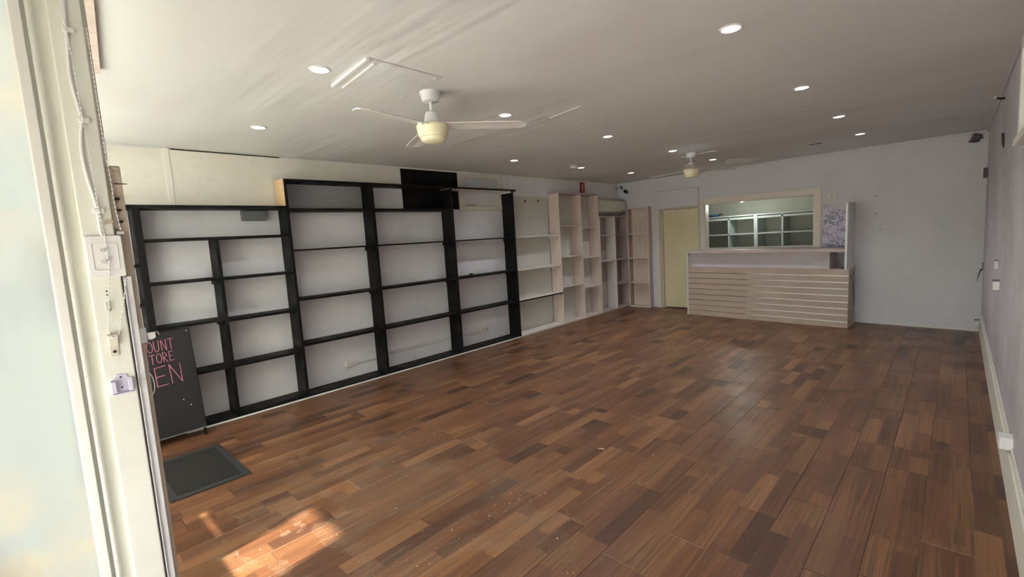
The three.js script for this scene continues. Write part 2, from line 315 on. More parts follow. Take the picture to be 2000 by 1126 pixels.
// pavement outside
struct('pavement', bx(-20, 20, -0.35, -0.18, 1.15, 30, 0), M.pavement);
struct('porch', bx(-5.6, -1.86, -0.35, 0.02, -0.08, 1.15, 0), M.pavement);

// ---------------------------------------------------------------- back door, panel above it, counter window and the room behind
{
  const d = structGroup('door_2'); onBack(d);
  const L = (n, g, m, lab) => local(d, n, g, m, lab);
  L('architrave', join([bx(bX(-4.52), bX(-4.435), 0.055, 2.075, 0, 0.02, 0.004), bx(bX(-3.605), bX(-3.594), 1.2, 2.43, 0, 0.02, 0.003)]), M.trim);
  L('door_jamb', join([bx(bX(-4.43), bX(-4.365), 0.05, 2.075, -0.10, -0.008, 0.003), bx(bX(-4.365), bX(-3.60), 2.035, 2.075, -0.10, -0.008, 0.003), bx(bX(-3.625), bX(-3.60), 0.05, 2.035, -0.10, -0.008)]), M.oldtimber, 'bare timber jamb');
  L('door_leaf', bx(bX(-4.358), bX(-3.63), 0.075, 2.03, -0.055, -0.018, 0.003), M.dooryellow, 'cream yellow door leaf');
  L('door_closer', join([bx(bX(-4.335), bX(-4.07), 2.005, 2.03, -0.018, 0.016, 0.004), bx(bX(-4.345), bX(-4.325), 2.012, 2.05, -0.03, 0.006)]), M.plastic, 'white door closer arm');
  L('hinge', join([bx(bX(-4.366), bX(-4.354), 0.52, 0.62, -0.022, -0.010), bx(bX(-4.366), bX(-4.354), 1.75, 1.85, -0.022, -0.010)]), M.metal);
}
onBack(struct('panel_over_door', join([bx(bX(-4.513), bX(-3.610), 2.082, 2.424, 0, 0.02, 0.002)]), M.white)).name = 'trim_14';
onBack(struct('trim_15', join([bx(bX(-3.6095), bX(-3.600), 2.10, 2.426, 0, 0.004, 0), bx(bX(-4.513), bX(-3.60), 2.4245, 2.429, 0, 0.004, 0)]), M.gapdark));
{
  const w = structGroup('added_window_5'); onBack(w);
  const f = (a, b, c, d, z0, z1) => bx(bX(a), bX(b), c, d, z0, z1, 0.003);
  local(w, 'window_frame', join([f(-3.588, -3.492, 1.20, 2.187, 0, 0.022), f(-1.708, -1.607, 1.20, 2.187, 0, 0.022), f(-3.492, -1.708, 2.090, 2.187, 0, 0.022)]), M.windowframe);
  local(w, 'window_reveal', join([f(-3.50, -3.478, 1.228, 2.092, -0.13, 0.006), f(-1.722, -1.70, 1.228, 2.092, -0.13, 0.006), f(-3.478, -1.722, 2.07, 2.092, -0.13, 0.006), f(-3.478, -1.722, 1.228, 1.25, -0.13, 0.006)]), M.windowframe);
}
struct('wall_store', join([bx(-4.62, -4.55, -0.2, CH, -10.9, -9.25, 0), bx(-1.05, -0.98, -0.2, CH, -10.9, -9.15, 0), bx(-4.62, -0.98, -0.2, CH, -10.97, -10.9, 0), bx(-4.62, -0.98, CH, CH + 0.1, -10.97, -9.1, 0), bx(-4.62, -0.98, -0.2, 0, -10.97, -9.25, 0)]), M.backroom);
{
  const t = thing('store_shelving', 'pale green shelving with pigeonholes seen through the counter window', 'shelving', [-2.95, 0, -10.6]);
  const zf = -10.4, zr = -10.86;
  part(t, 'top_board', bx(-4.5, -1.2, 1.832, 1.857, zr, zf + 0.02), M.backshelf);
  part(t, 'fascia', bx(-4.5, -1.2, 1.768, 1.812, zf - 0.03, zf), M.backshelf);
  part(t, 'shelf', bx(-4.5, -1.2, 1.452, 1.478, zr, zf), M.backshelf);
  part(t, 'base_board', bx(-4.5, -1.2, 0.98, 1.005, zr, zf), M.backshelf);
  for (const [a, b] of [[-3.525, -3.497], [-3.015, -2.945], [-2.517, -2.483], [-4.5, -4.47], [-1.23, -1.2]]) part(t, 'divider', bx(a, b, 0, 1.832, zr, zf + (a === -3.015 ? 0.012 : 0)), M.backshelf);
  part(t, 'back_panel', bx(-4.5, -1.2, 0, 1.832, zr - 0.008, zr), M.backroom);
  const blue = thing('cloth', 'small crumpled blue cloth on the top shelf behind the counter window', 'cloth', [-3.82, 1.862, -10.45]);
  const g = new THREE.SphereGeometry(1, 20, 12); const p = g.attributes.position;
  for (let i = 0; i < p.count; i++) { const k = 0.75 + 0.5 * hash(Math.round(p.getX(i) * 9), Math.round(p.getZ(i) * 9 + p.getY(i) * 5), 3); p.setXYZ(i, p.getX(i) * 0.13 * k, 0.022 + p.getY(i) * 0.022 * k, p.getZ(i) * 0.06 * k); } g.computeVertexNormals();
  local(blue, 'folds', g, std({ color: 0x2d6a92, roughness: 0.8 }));
  const cl = solo('clip', tube([[-3.71, 1.86, -10.42], [-3.705, 1.905, -10.42], [-3.67, 1.915, -10.42], [-3.645, 1.89, -10.42], [-3.64, 1.86, -10.42]], 0.008, 20, 6), M.darkplastic, 'small dark curved clip beside the blue cloth on the top shelf', 'clip');
  const lamp = thing('ceiling_lamp', 'small white batten lamp glowing behind the counter window', 'lamp', [-3.1, 2.2, -9.95]);
  part(lamp, 'stem', bx(-3.108, -3.092, 2.2, CH, -9.958, -9.942), M.plastic);
  part(lamp, 'shade', lathe([[0.001, 0.04], [0.03, 0.035], [0.055, 0], [0.06, -0.04]]).translate(-3.1, 2.17, -9.95), std({ color: 0xeeeeee, roughness: 0.4, side: THREE.DoubleSide }));
  part(lamp, 'bulb', new THREE.SphereGeometry(0.028, 16, 12).translate(-3.1, 2.125, -9.95), M.led);
  const l = new THREE.PointLight(0xf4fbf2, 1.1, 0, 2); l.position.set(-3.1, 2.06, -9.95); l.castShadow = true; l.shadow.radius = 2; scene.add(l);
}

// ---------------------------------------------------------------- downlights: three rows in the ceiling
const LIGHTS = [[-2.698, -1.335, 'front middle, nearest the square ceiling hatch'], [-4.19, -1.5, 'front left, above the doormat and chalkboard end'], [-2.787, -2.97, 'centre row, just beyond the near ceiling fan'], [-0.905, -2.755, 'right row, nearest the camera and largest of all'], [-2.779, -4.56, 'centre row, halfway between the two ceiling fans'], [-4.32, -4.72, 'left row, over the end of the black bookcase'], [-0.92, -4.40, 'right row, second from the camera'], [-0.915, -5.97, 'right row, third from the camera'], [-0.92, -7.46, 'right row, last before the back wall'], [-2.798, -6.21, 'centre row, just this side of the far fan'], [-2.809, -7.66, 'centre row, just behind the far fan'], [-4.253, -7.70, 'left row, nearest the back left corner'], [-4.297, -6.23, 'left row, right beside the smoke detector']];
{
  const ring = lathe([[0.047, 0.0], [0.047, -0.006], [0.052, -0.0075], [0.058, -0.006], [0.060, 0]], 48), lens = new THREE.CylinderGeometry(0.0475, 0.0475, 0.004, 40).translate(0, -0.003, 0);
  LIGHTS.forEach(([x, z, where]) => {
    const t = thing('downlight', 'round white recessed downlight, lit: ' + where, 'light', [x, CH, z], 'recessed downlights in the ceiling');
    local(t, 'trim_ring', ring, M.plastic); local(t, 'lens', lens, M.led);
    const s = new THREE.SpotLight(0xf6f8ff, LED, 0, 1.05, 0.9, 2); s.position.set(x, CH - 0.012, z); s.target.position.set(x, 0, z); s.castShadow = true; s.shadow.radius = 2.4; scene.add(s, s.target);
  });
}
{ // smoke detector, hatch, vent cover, battens and cracks on the ceiling
  const t = thing('smoke_detector', 'round white smoke detector on the ceiling beside a downlight', 'detector', [-4.222, CH, -5.94]);
  local(t, 'base', lathe([[0.001, -0.016], [0.062, -0.016], [0.066, 0]], 36), M.offwhite); local(t, 'cover', lathe([[0.001, -0.046], [0.035, -0.045], [0.052, -0.036], [0.055, -0.018], [0.05, -0.016]], 36), M.plastic);
  const h = thing('ceiling_hatch', 'square painted access hatch in the ceiling with two white battens', 'hatch', [-2.64, CH, -1.74]);
  const gq = poly([[-2.90, 1.52], [-2.385, 1.465], [-2.395, 1.975], [-2.89, 2.02]].map(([x, z]) => [x, -z]), 0.004); // outline in x and -z
  gq.rotateX(Math.PI / 2); gq.scale(1, -1, -1); gq.rotateX(0);
  const hatch = new THREE.Shape([[-2.90, -1.52], [-2.385, -1.465], [-2.395, -1.975], [-2.89, -2.02]].map(([x, z]) => new THREE.Vector2(x, -z)));
  const hg = new THREE.ExtrudeGeometry(hatch, { depth: 0.006, bevelEnabled: false }); hg.rotateX(-Math.PI / 2); hg.translate(0, CH - 0.006, 0);
  part(h, 'panel', planar(hg), M.ceiling);
  const bar = (n, a, b, w, th, m) => { const dx = b[0] - a[0], dz = b[1] - a[1], l = Math.hypot(dx, dz), g = planar(new RoundedBoxGeometry(l, th, w, 1, 0.002)); g.rotateY(-Math.atan2(dz, dx)); g.translate((a[0] + b[0]) / 2, CH - th / 2, (a[1] + b[1]) / 2); part(h, n, g, m); };
  bar('batten', [-2.908, -1.516], [-2.382, -1.462], 0.022, 0.016, M.plastic); bar('batten', [-2.90, -1.578], [-2.42, -1.525], 0.014, 0.014, M.plastic);
  bar('edge_strip', [-2.382, -1.462], [-2.392, -1.975], 0.016, 0.006, M.ceiling); bar('edge_strip', [-2.392, -1.975], [-2.892, -2.022], 0.013, 0.006, M.ceiling);
  for (const [x, z] of [[-2.45, -1.52], [-2.47, -1.75], [-2.42, -1.95], [-2.6, -1.97], [-2.86, -1.99], [-2.82, -1.8], [-2.7, -2.0], [-2.85, -1.6]]) part(h, 'screw', new THREE.SphereGeometry(0.007, 10, 6).scale(1, 0.5, 1).translate(x, CH - 0.007, z), M.plastic);
  const q = [[-2.858, -8.315], [-2.662, -7.88], [-2.315, -8.26], [-2.56, -8.66]], s = new THREE.Shape(q.map(([x, z]) => new THREE.Vector2(x, -z))), vg = new THREE.ExtrudeGeometry(s, { depth: 0.012, bevelEnabled: true, bevelSize: 0.004, bevelThickness: 0.003, bevelSegments: 1 });
  vg.rotateX(-Math.PI / 2); vg.translate(0, CH - 0.014, 0);
  solo('ceiling_cover_plate', planar(vg), M.plastic, 'flat pale cover plate on the ceiling behind the far fan', 'cover plate');
  const strip = (n, a, b, w, th, m, lab, cat) => { const dx = b[0] - a[0], dz = b[1] - a[1], g = planar(new RoundedBoxGeometry(Math.hypot(dx, dz), th, w, 1, 0.001)); g.rotateY(-Math.atan2(dz, dx)); g.translate((a[0] + b[0]) / 2, CH - th / 2, (a[1] + b[1]) / 2); return solo(n, g, m, lab, cat); };
  strip('ceiling_batten', [-2.961, -6.876], [-2.44, -6.80], 0.03, 0.012, M.plastic, 'thin white batten on the ceiling above the far fan', 'batten');
  strip('ceiling_batten', [-2.64, -3.383], [-2.25, -3.30], 0.014, 0.006, M.ceiling, 'narrow lifted joint strip on the ceiling beyond the near fan', 'batten');
  strip('ceiling_crack', [-1.532, -7.755], [-1.38, -7.74], 0.03, 0.004, M.gapdark, 'short dark split in the ceiling near the last right downlight', 'crack');
  strip('ceiling_crack', [-2.72, -3.39], [-2.66, -3.375], 0.016, 0.004, M.oldtimber, 'small brown chip in the ceiling at the end of the lifted strip', 'chip');
}

// ---------------------------------------------------------------- ceiling fans
function bladeGeo(L) {
  const n = 14, P = [], I = [], th = 0.005;
  for (let i = 0; i <= n; i++) {
    const t = i / n, x = 0.085 + (L - 0.085) * t, pitch = lerp(0.14, 0.08, t), w = lerp(0.054, 0.070, Math.min(1, t * 1.4)) * (t > 0.9 ? Math.sqrt(Math.max(0.05, 1 - ((t - 0.9) / 0.1) ** 2 * 0.75)) : 1), c = 0.006;
    for (const [s, yy] of [[-1, 0], [0, c], [1, 0], [1, -th], [0, c - th], [-1, -th]]) { const z = s * w; P.push(x, yy + z * Math.sin(pitch) - 0.012 * t, z * Math.cos(pitch)); }
  }
  for (let i = 0; i < n; i++) for (let k = 0; k < 6; k++) { const a = i * 6 + k, b = i * 6 + (k + 1) % 6, c = a + 6, d = b + 6; I.push(a, b, c, b, d, c); }
  for (const o of [0, n * 6]) for (const [a, b, c] of [[0, 1, 5], [1, 4, 5], [1, 2, 4], [2, 3, 4]]) I.push(...(o ? [o + a, o + b, o + c] : [o + a, o + c, o + b]));
  const g = new THREE.BufferGeometry(); g.setAttribute('position', new THREE.Float32BufferAttribute(P, 3)); g.setIndex(I);
  const m = planar(g); m.computeVertexNormals(); return m;
}
function fan(at, angles, L, label) {
  const t = thing('ceiling_fan', label, 'fan', at, 'three-blade ceiling fans');
  local(t, 'canopy', lathe([[0.001, -0.068], [0.05, -0.066], [0.058, -0.058], [0.072, -0.008], [0.074, 0]]), M.fanwhite);
  local(t, 'rod', new THREE.CylinderGeometry(0.0115, 0.0115, 0.09, 16).translate(0, -0.105, 0), M.fanwhite);
  local(t, 'motor_cap', lathe([[0.012, -0.128], [0.036, -0.132], [0.044, -0.142], [0.058, -0.205], [0.062, -0.212], [0.001, -0.213]]), M.fanwhite);
  local(t, 'collar', lathe([[0.001, -0.205], [0.058, -0.206], [0.060, -0.222], [0.001, -0.223]]), M.darkplastic);
  local(t, 'motor_housing', lathe([[0.001, -0.216], [0.104, -0.220], [0.112, -0.228], [0.111, -0.245], [0.098, -0.300], [0.090, -0.306], [0.001, -0.307]], 56), M.yellowband, 'pale yellow motor housing');
  local(t, 'bottom_cap', lathe([[0.088, -0.303], [0.086, -0.318], [0.078, -0.330], [0.055, -0.338], [0.001, -0.340]], 48), M.yellowband);
  for (const a of angles) {
    const b = local(t, 'blade', bladeGeo(L), M.blade); b.position.y = -0.226; b.rotation.y = -a * Math.PI / 180;
    const k = local(b, 'blade_bracket', bx(0.06, 0.13, -0.008, 0.006, -0.022, 0.022, 0.003), M.fanwhite); k.rotation.x = -0.28;
  }
  return t;
}
fan([-2.67, CH, -2.10], [79, 203, 311], 0.655, 'near white ceiling fan with pale yellow hub, beside the square hatch');
fan([-2.75, CH, -6.69], [194, 308, 70], 0.70, 'far white ceiling fan with pale yellow hub, in front of the back wall');

// ---------------------------------------------------------------- shelving along the left wall
const up = (t, z, y1, th, m, lab) => part(t, 'upright', bx(XL + 0.02, XS, fl(XS), y1, z, z + th), m, lab);
const sh = (t, z0, z1, yTop, th, m, n = 'shelf', x1 = XS) => part(t, n, bx(XL + 0.02, x1, yTop - th, yTop, z0, z1), m);
const cleat = (t, z0, z1, yTop, m, x1 = XS - 0.03) => part(t, 'cleat', bx(XL + 0.02, x1, yTop - 0.045, yTop, z0, z1), m);
const SB = fl(XS);
{ // low black bookcase at the street end
  const t = thing('bookcase', 'low black-painted bookcase with small pigeonholes beside the entrance, left of the tall black one', 'bookcase', [-5.25, SB, -1.2]);
  up(t, -0.79, 2.128, 0.055, M.black); part(t, 'divider', bx(XL + 0.02, XS, SB, 1.83, -1.36, -1.328), M.black); up(t, -0.30, 2.128, 0.03, M.black);
  sh(t, -2.018, -0.27, 2.153, 0.03, M.black, 'top_board');
  sh(t, -2.018, -0.79, 1.856, 0.024, M.black);
  for (const y of [1.47, 1.070, 0.605]) sh(t, -1.328, -0.79, y, 0.026, M.black);
  for (const y of [1.464, 1.056, 0.602]) sh(t, -2.018, -1.36, y, 0.026, M.black);
  for (const y of [1.64, 1.29, 0.9, 0.5]) sh(t, -0.735, -0.30, y, 0.026, M.black);
  part(t, 'base_board', bx(XL + 0.02, XS, SB, SB + 0.04, -2.018, -0.27), M.black);
  for (const y of [1.444, 1.044]) { cleat(t, -1.328, -1.31, y, M.black); }
}
{ // tall black bookcase, three wide bays
  const t = thing('bookcase', 'tall black-painted bookcase of three wide bays in the middle of the left wall', 'bookcase', [-5.25, SB, -3.77]);
  up(t, -2.02 - 0.028, 2.41, 0.028, M.black); part(t, 'bare_side', bx(XL + 0.02, XS - 0.002, 2.154, 2.436, -2.019, -2.013), M.tanwood, 'bare tan outer face at the top');
  up(t, -3.06, 2.41, 0.034, M.black); up(t, -4.285, 2.41, 0.034, M.black); up(t, -5.53, 2.41, 0.034, M.black);
  part(t, 'bare_top', bx(XL + 0.02, XS - 0.012, 2.385, 2.41, -5.496, -5.493), M.whiteboard, 'ragged unpainted strip at the top of the last upright');
  part(t, 'top_board', bx(XL + 0.02, XS, 2.41, 2.436, -4.285, -2.02), M.black);
  part(t, 'top_board', bx(XL + 0.02, XS, 2.41, 2.434, -5.60, -4.285), M.black); part(t, 'bare_underside', bx(XL + 0.02, XS - 0.006, 2.4065, 2.41, -5.49, -4.25), M.whiteboard, 'unpainted underside');
  const bays = [[-3.026, -2.048], [-4.251, -3.06], [-5.496, -4.285]];
  part(t, 'ribbed_sheet', join([bx(XL + 0.008, XL + 0.012, 2.135, 2.405, -3.02, -2.05, 0), ...Array.from({ length: 13 }, (_, k) => { const c = new THREE.CylinderGeometry(0.006, 0.006, 0.97, 8, 1, true).rotateX(Math.PI / 2).translate(XL + 0.011, 2.146 + k * 0.0205, -2.535); return c; })]), M.sheet, 'grey ribbed plastic sheet behind the first top bay');
  bays.forEach(([a, b], i) => {
    if (i < 2) sh(t, a, b, 2.13, 0.028, M.black);
    for (const [y, th] of [[1.692, 0.018], [1.162, 0.026], [0.664, 0.026]]) { sh(t, a, b, y, th, M.black); cleat(t, a, a + 0.02, y - th, M.black); }
    part(t, 'base_board', bx(XL + 0.02, XS, SB, SB + 0.03, a, b), M.black);
  });
}
{ // white bay
  const t = thing('bookcase', 'open cream-white shelf bay between the tall black bookcase and the pinkish units', 'bookcase', [-5.25, SB, -6.12]);
  part(t, 'back_panel', bx(XL + 0.001, XL + 0.006, SB, 2.36, -6.685, -5.532), M.baywhite);
  for (const y of [1.692, 1.16]) { sh(t, -6.688, -5.532, y, 0.02, M.whiteboard); part(t, 'cleat', bx(XL + 0.006, XS - 0.03, y - 0.075, y - 0.02, -6.688, -6.66), M.whiteboard); part(t, 'screw', bx(XS - 0.052, XS - 0.046, y - 0.072, y - 0.032, -6.66, -6.657, 0), M.darkmetal); }
  sh(t, -6.688, -5.532, 0.655, 0.02, M.whiteboard, 'shelf', XS - 0.003); part(t, 'edge_strip', bx(XS - 0.003, XS + 0.006, 0.634, 0.656, -6.688, -5.532), M.black, 'black edge strip'); part(t, 'cleat', bx(XL + 0.006, XS - 0.03, 0.59, 0.635, -6.688, -6.66), M.whiteboard);
  part(t, 'base_board', bx(XL + 0.02, XS, SB, SB + 0.03, -6.688, -5.532), M.whiteboard);
  part(t, 'hook', bx(XL + 0.006, XL + 0.02, 2.27, 2.31, -6.09, -6.075), M.darkmetal); part(t, 'hook', bx(XL + 0.006, XL + 0.02, 2.275, 2.315, -6.43, -6.415), M.darkmetal);
}
{ // pinkish two-bay unit
  const t = thing('bookcase', 'tall pinkish-beige two-bay shelf unit under the red fire sign', 'bookcase', [-5.25, SB, -7.33]);
  up(t, -6.71, 2.405, 0.02, M.pink); up(t, -7.385, 2.405, 0.02, M.pink); up(t, -7.955, 2.405, 0.02, M.pink);
  part(t, 'top_board', bx(XL + 0.02, XS, 2.405, 2.425, -7.955, -6.69), M.pinkgrey);
  for (const y of [1.843, 1.287, 0.742]) { sh(t, -7.365, -6.71, y, 0.018, M.pink); }
  for (const y of [1.79, 1.224, 0.65]) sh(t, -7.935, -7.385, y, 0.018, M.pink);
  part(t, 'base_board', bx(XL + 0.02, XS, SB, SB + 0.022, -7.935, -6.71), M.pink);
  part(t, 'back_panel', bx(XL + 0.012, XL + 0.018, SB, 2.40, -7.935, -6.71), M.baywhite);
  for (const [z, y, x] of [[-6.69, 2.06, -5.16], [-7.365, 2.06, -5.16], [-7.935, 2.05, -5.16], [-6.69, 0.42, -5.17], [-7.365, 0.42, -5.17], [-7.935, 0.44, -5.17]]) part(t, 'scuff_strip', bx(x - 0.07, x + 0.03, y, y + 0.008, z, z + 0.0025, 0), M.oldtimber);
}
{ // lower grey-white unit
  const t = thing('bookcase', 'lower grey-white shelf unit under the air conditioner, next to the corner', 'bookcase', [-5.25, SB, -8.46]);
  up(t, -7.985, 1.985, 0.018, M.whiteboard); up(t, -8.565, 1.985, 0.02, M.offwhite);
  up(t, -9.107, 1.985, 0.018, M.pinkgrey);
  part(t, 'edge_strip', bx(XS - 0.05, XS + 0.0, SB + 0.03, 1.95, -8.571, -8.565), M.black, 'black strip standing in for the shadow in the gap');  // shadow in the gap beside the divider, painted as a black strip
  part(t, 'top_board', bx(XL + 0.02, XS, 1.985, 2.005, -9.105, -7.967), M.pinkgrey);
  for (const y of [1.625, 1.108]) sh(t, -8.545, -7.967, y, 0.018, M.pink);
  for (const y of [1.622, 1.107, 0.595]) sh(t, -9.089, -8.571, y, 0.018, M.pinkgrey);
  part(t, 'base_board', bx(XL + 0.02, XS, SB, SB + 0.025, -9.089, -7.967), M.pinkgrey);
  part(t, 'back_panel', bx(XL + 0.001, XL + 0.006, SB, 1.98, -9.089, -7.967), M.pinkgrey);
}
{ // narrow unit against the back wall
  const t = thing('bookcase', 'narrow pinkish shelf unit with four openings standing against the back wall beside the door', 'bookcase', [-4.84, fl(-4.84), -9.0]);
  const y0 = fl(-4.84), x0 = -5.075, x1 = -4.602, z1 = -8.955, z0 = -9.13;
  part(t, 'side_panel', bx(x0, x0 + 0.018, y0, 2.132, z0, z1), M.innerside);
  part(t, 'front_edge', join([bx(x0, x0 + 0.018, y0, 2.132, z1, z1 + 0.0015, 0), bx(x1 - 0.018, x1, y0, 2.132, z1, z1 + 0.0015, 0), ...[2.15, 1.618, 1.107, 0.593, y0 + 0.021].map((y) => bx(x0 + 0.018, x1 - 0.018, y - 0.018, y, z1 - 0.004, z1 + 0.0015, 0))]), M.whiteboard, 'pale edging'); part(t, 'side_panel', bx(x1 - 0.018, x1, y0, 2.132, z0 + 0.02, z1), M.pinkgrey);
  part(t, 'top_board', bx(x0, x1, 2.132, 2.15, z0 + 0.02, z1), M.pink); part(t, 'base_board', bx(x0 + 0.018, x1 - 0.018, y0, y0 + 0.02, z0 + 0.01, z1), M.pink);
  for (const y of [1.617, 1.106, 0.592]) part(t, 'shelf', bx(x0 + 0.018, x1 - 0.018, y - 0.018, y, z0 + 0.01, z1 - 0.003), M.pink);
  part(t, 'back_panel', bx(x0 + 0.018, x1 - 0.018, y0 + 0.02, 2.132, z0 + 0.008, z0 + 0.013), M.pink);
}

// ---------------------------------------------------------------- the sales counter
{
  const t = thing('sales_counter', 'long sales counter with grey-brown slatwall front below the back window', 'counter', [-3.648, fl(-3.648), -8.588]);
  t.rotation.set(0, -0.0615, -FS, 'YXZ');
  const W = 2.492, g = (n, m, ...a) => local(t, n, bx(...a), m);
  const cut = [0, ...Array.from({ length: 8 }, (_, k) => 0.0905 + 0.0995 * k), 0.885];
  for (let k = 0; k < 9; k++) g('slat', M.slat, 0.004, W, cut[k] + (k ? 0.0035 : 0), cut[k + 1] - (k < 8 ? 0.0035 : 0), -0.018, 0);
  g('backing_board', M.gapdark, 0.004, W - 0.003, 0.002, 0.883, -0.024, -0.0165);
  for (let k = 1; k < 9; k++) { // light reflected by the groove inserts, built as pale strips tapering towards the middle
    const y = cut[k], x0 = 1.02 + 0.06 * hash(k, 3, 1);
    local(t, 'groove_glint', poly([[x0, y - 0.0005], [x0 + 0.28, y - 0.0058], [W - 0.002, y - 0.0068], [W - 0.002, y + 0.0068], [x0 + 0.28, y + 0.0058], [x0, y + 0.0005]], 0.0155).translate(0, 0, -0.012), M.alu);
  }
  g('end_panel', M.offwhite, -0.012, 0.004, 0, 1.142, -0.45, 0.001); g('end_panel', M.slat, W - 0.018, W, 0, 0.88, -0.40, -0.018);
  g('bench_top', M.pinkgrey, 0.004, W - 0.005, 0.866, 0.885, -0.42, -0.018);
  g('counter_top', M.pinkgrey, -0.012, 2.435, 1.142, 1.192, -0.47, 0.003);
  g('recess_panel', M.lilac, 0.004, 2.222, 0.885, 1.142, -0.14, -0.124); g('recess_end', M.lilac, 2.222, 2.238, 0.885, 1.142, -0.44, -0.018);
  g('tall_end_panel', M.offwhite, 2.436, 2.460, 0.885, 1.868, -0.50, -0.002);
  g('front_edge', M.plastic, 2.4355, 2.4605, 0.885, 1.868, -0.002, 0.0005); g('front_edge', M.plastic, -0.0125, 0.0045, 0, 1.142, 0.001, 0.003);
  const rail = local(t, 'cable', tube([[W + 0.004, 0.82, -0.3], [W + 0.012, 0.80, -0.22], [W + 0.006, 0.76, -0.1], [W + 0.01, 0.72, -0.2], [W + 0.008, 0.3, -0.33]], 0.004, 30, 6), M.darkplastic);
}
{
  const s = new THREE.Shape([[bX(-1.574), 1.90], [bX(-1.279), 1.766], [bX(-1.28), 1.218], [bX(-1.592), 1.218]].map((p) => new THREE.Vector2(...p)));
  const o = solo('marbled_board', planar(new THREE.ExtrudeGeometry(s, { depth: 0.007, bevelEnabled: true, bevelSize: 0.001, bevelThickness: 0.001, bevelSegments: 1 })), M.marble, 'purple marbled board with a slanted top on the back wall above the counter end', 'board');
  onBack(o); o.geometry.translate(0, 0, 0.002);
}
const plateAt = (name, label, cat, x0, x1, y0, y1, detail) => { const t = thing(name, label, cat, [0, 0, 0]); onBack(t); local(t, 'plate', bx(bX(x0), bX(x1), y0, y1, 0, 0.015, 0.003), M.offwhite); detail(t); return t; };
for (const [x, y, w] of [[-0.845, 1.452, 'middle'], [-0.90, 1.96, 'top'], [-0.895, 1.70, 'upper']]) { const o = solo('nail', new THREE.CylinderGeometry(0.008, 0.006, 0.012, 10).rotateX(Math.PI / 2).translate(bX(x), y, 0.005), M.darkplastic, 'small dark nail in the bare back wall right of the counter, ' + w + ' one of three', 'nail', 'nails in the back wall'); onBack(o); }
plateAt('light_switch', 'left one of two white switch plates on the back wall right of the counter window', 'switch', -1.535, -1.467, 1.975, 2.072, (t) => local(t, 'rocker', bx(bX(-1.508), bX(-1.492), 2.01, 2.035, 0.014, 0.02), M.plastic));
plateAt('light_switch', 'right one of two white switch plates on the back wall above the marbled board', 'switch', -1.459, -1.392, 1.972, 2.07, (t) => local(t, 'rocker', bx(bX(-1.433), bX(-1.417), 2.01, 2.035, 0.014, 0.02), M.plastic));

// ---------------------------------------------------------------- things on the left wall
{
  const b = thing('painted_board', 'black-painted board covering a high opening above the tall black bookcase', 'board', [XL, 2.15, -4.1]);
  part(b, 'board', bx(XL + 0.0005, XL + 0.012, 2.145, 2.684, -4.60, -3.635), M.black); part(b, 'raised_panel', bx(XL + 0.01, XL + 0.018, 2.48, 2.62, -4.30, -3.85), M.black); part(b, 'raised_panel', bx(XL + 0.01, XL + 0.018, 2.2, 2.37, -4.30, -3.85), M.black);
  const w = structGroup('added_window_6', [XL, 2.13, -5.05]);
  const f = (y0, y1, z0, z1, d = 0.024) => bx(XL, XL + d, y0, y1, z0, z1, 0.004);
  part(w, 'window_frame', join([f(2.19, 2.685, -4.705, -4.605), f(2.19, 2.685, -5.55, -5.44, 0.018), f(2.615, 2.685, -5.44, -4.705)]), M.trim);
  part(w, 'window_sill', f(2.13, 2.19, -5.492, -4.60, 0.034), M.trim);
  part(w, 'inner_bead', join([f(2.20, 2.60, -5.44, -5.415, 0.016), f(2.592, 2.606, -5.415, -4.72, 0.016), f(2.57, 2.578, -5.415, -4.72, 0.013)]), M.trim);
  part(w, 'board_infill', bx(XL, XL + 0.006, 2.19, 2.615, -5.44, -4.705, 0), M.white);
  const s = thing('metal_bracket', 'small pale metal bracket lying on the boarded window sill', 'bracket', [XL + 0.06, 2.19, -4.83]);
  part(s, 'flange', bx(XL + 0.02, XL + 0.06, 2.19, 2.198, -4.93, -4.73), M.metal); part(s, 'web', bx(XL + 0.02, XL + 0.028, 2.198, 2.222, -4.90, -4.76), M.metal);
  const k = thing('shelf_bracket', 'small dark bracket lying on a shelf of the tall black bookcase, right bay', 'bracket', [-5.25, 1.162, -4.68]);
  part(k, 'plate', bx(-5.27, -5.23, 1.163, 1.171, -4.75, -4.60), M.darkplastic); part(k, 'tab', bx(-5.265, -5.235, 1.171, 1.19, -4.66, -4.61), M.darkmetal);
}
{
  const j = thing('junction_box', 'grey plastic junction box on the wall in the top of the low black bookcase', 'box', [XL, 2.02, -1.765]);
  part(j, 'body', bx(XL, XL + 0.06, 2.018, 2.122, -1.885, -1.65, 0.006), M.greybox); part(j, 'lid', bx(XL + 0.06, XL + 0.07, 2.022, 2.118, -1.88, -1.655, 0.004), M.greybox);
  for (const z of [-1.87, -1.665]) part(j, 'screw', new THREE.SphereGeometry(0.005, 8, 6).translate(XL + 0.07, 2.03, z), M.metal);
}
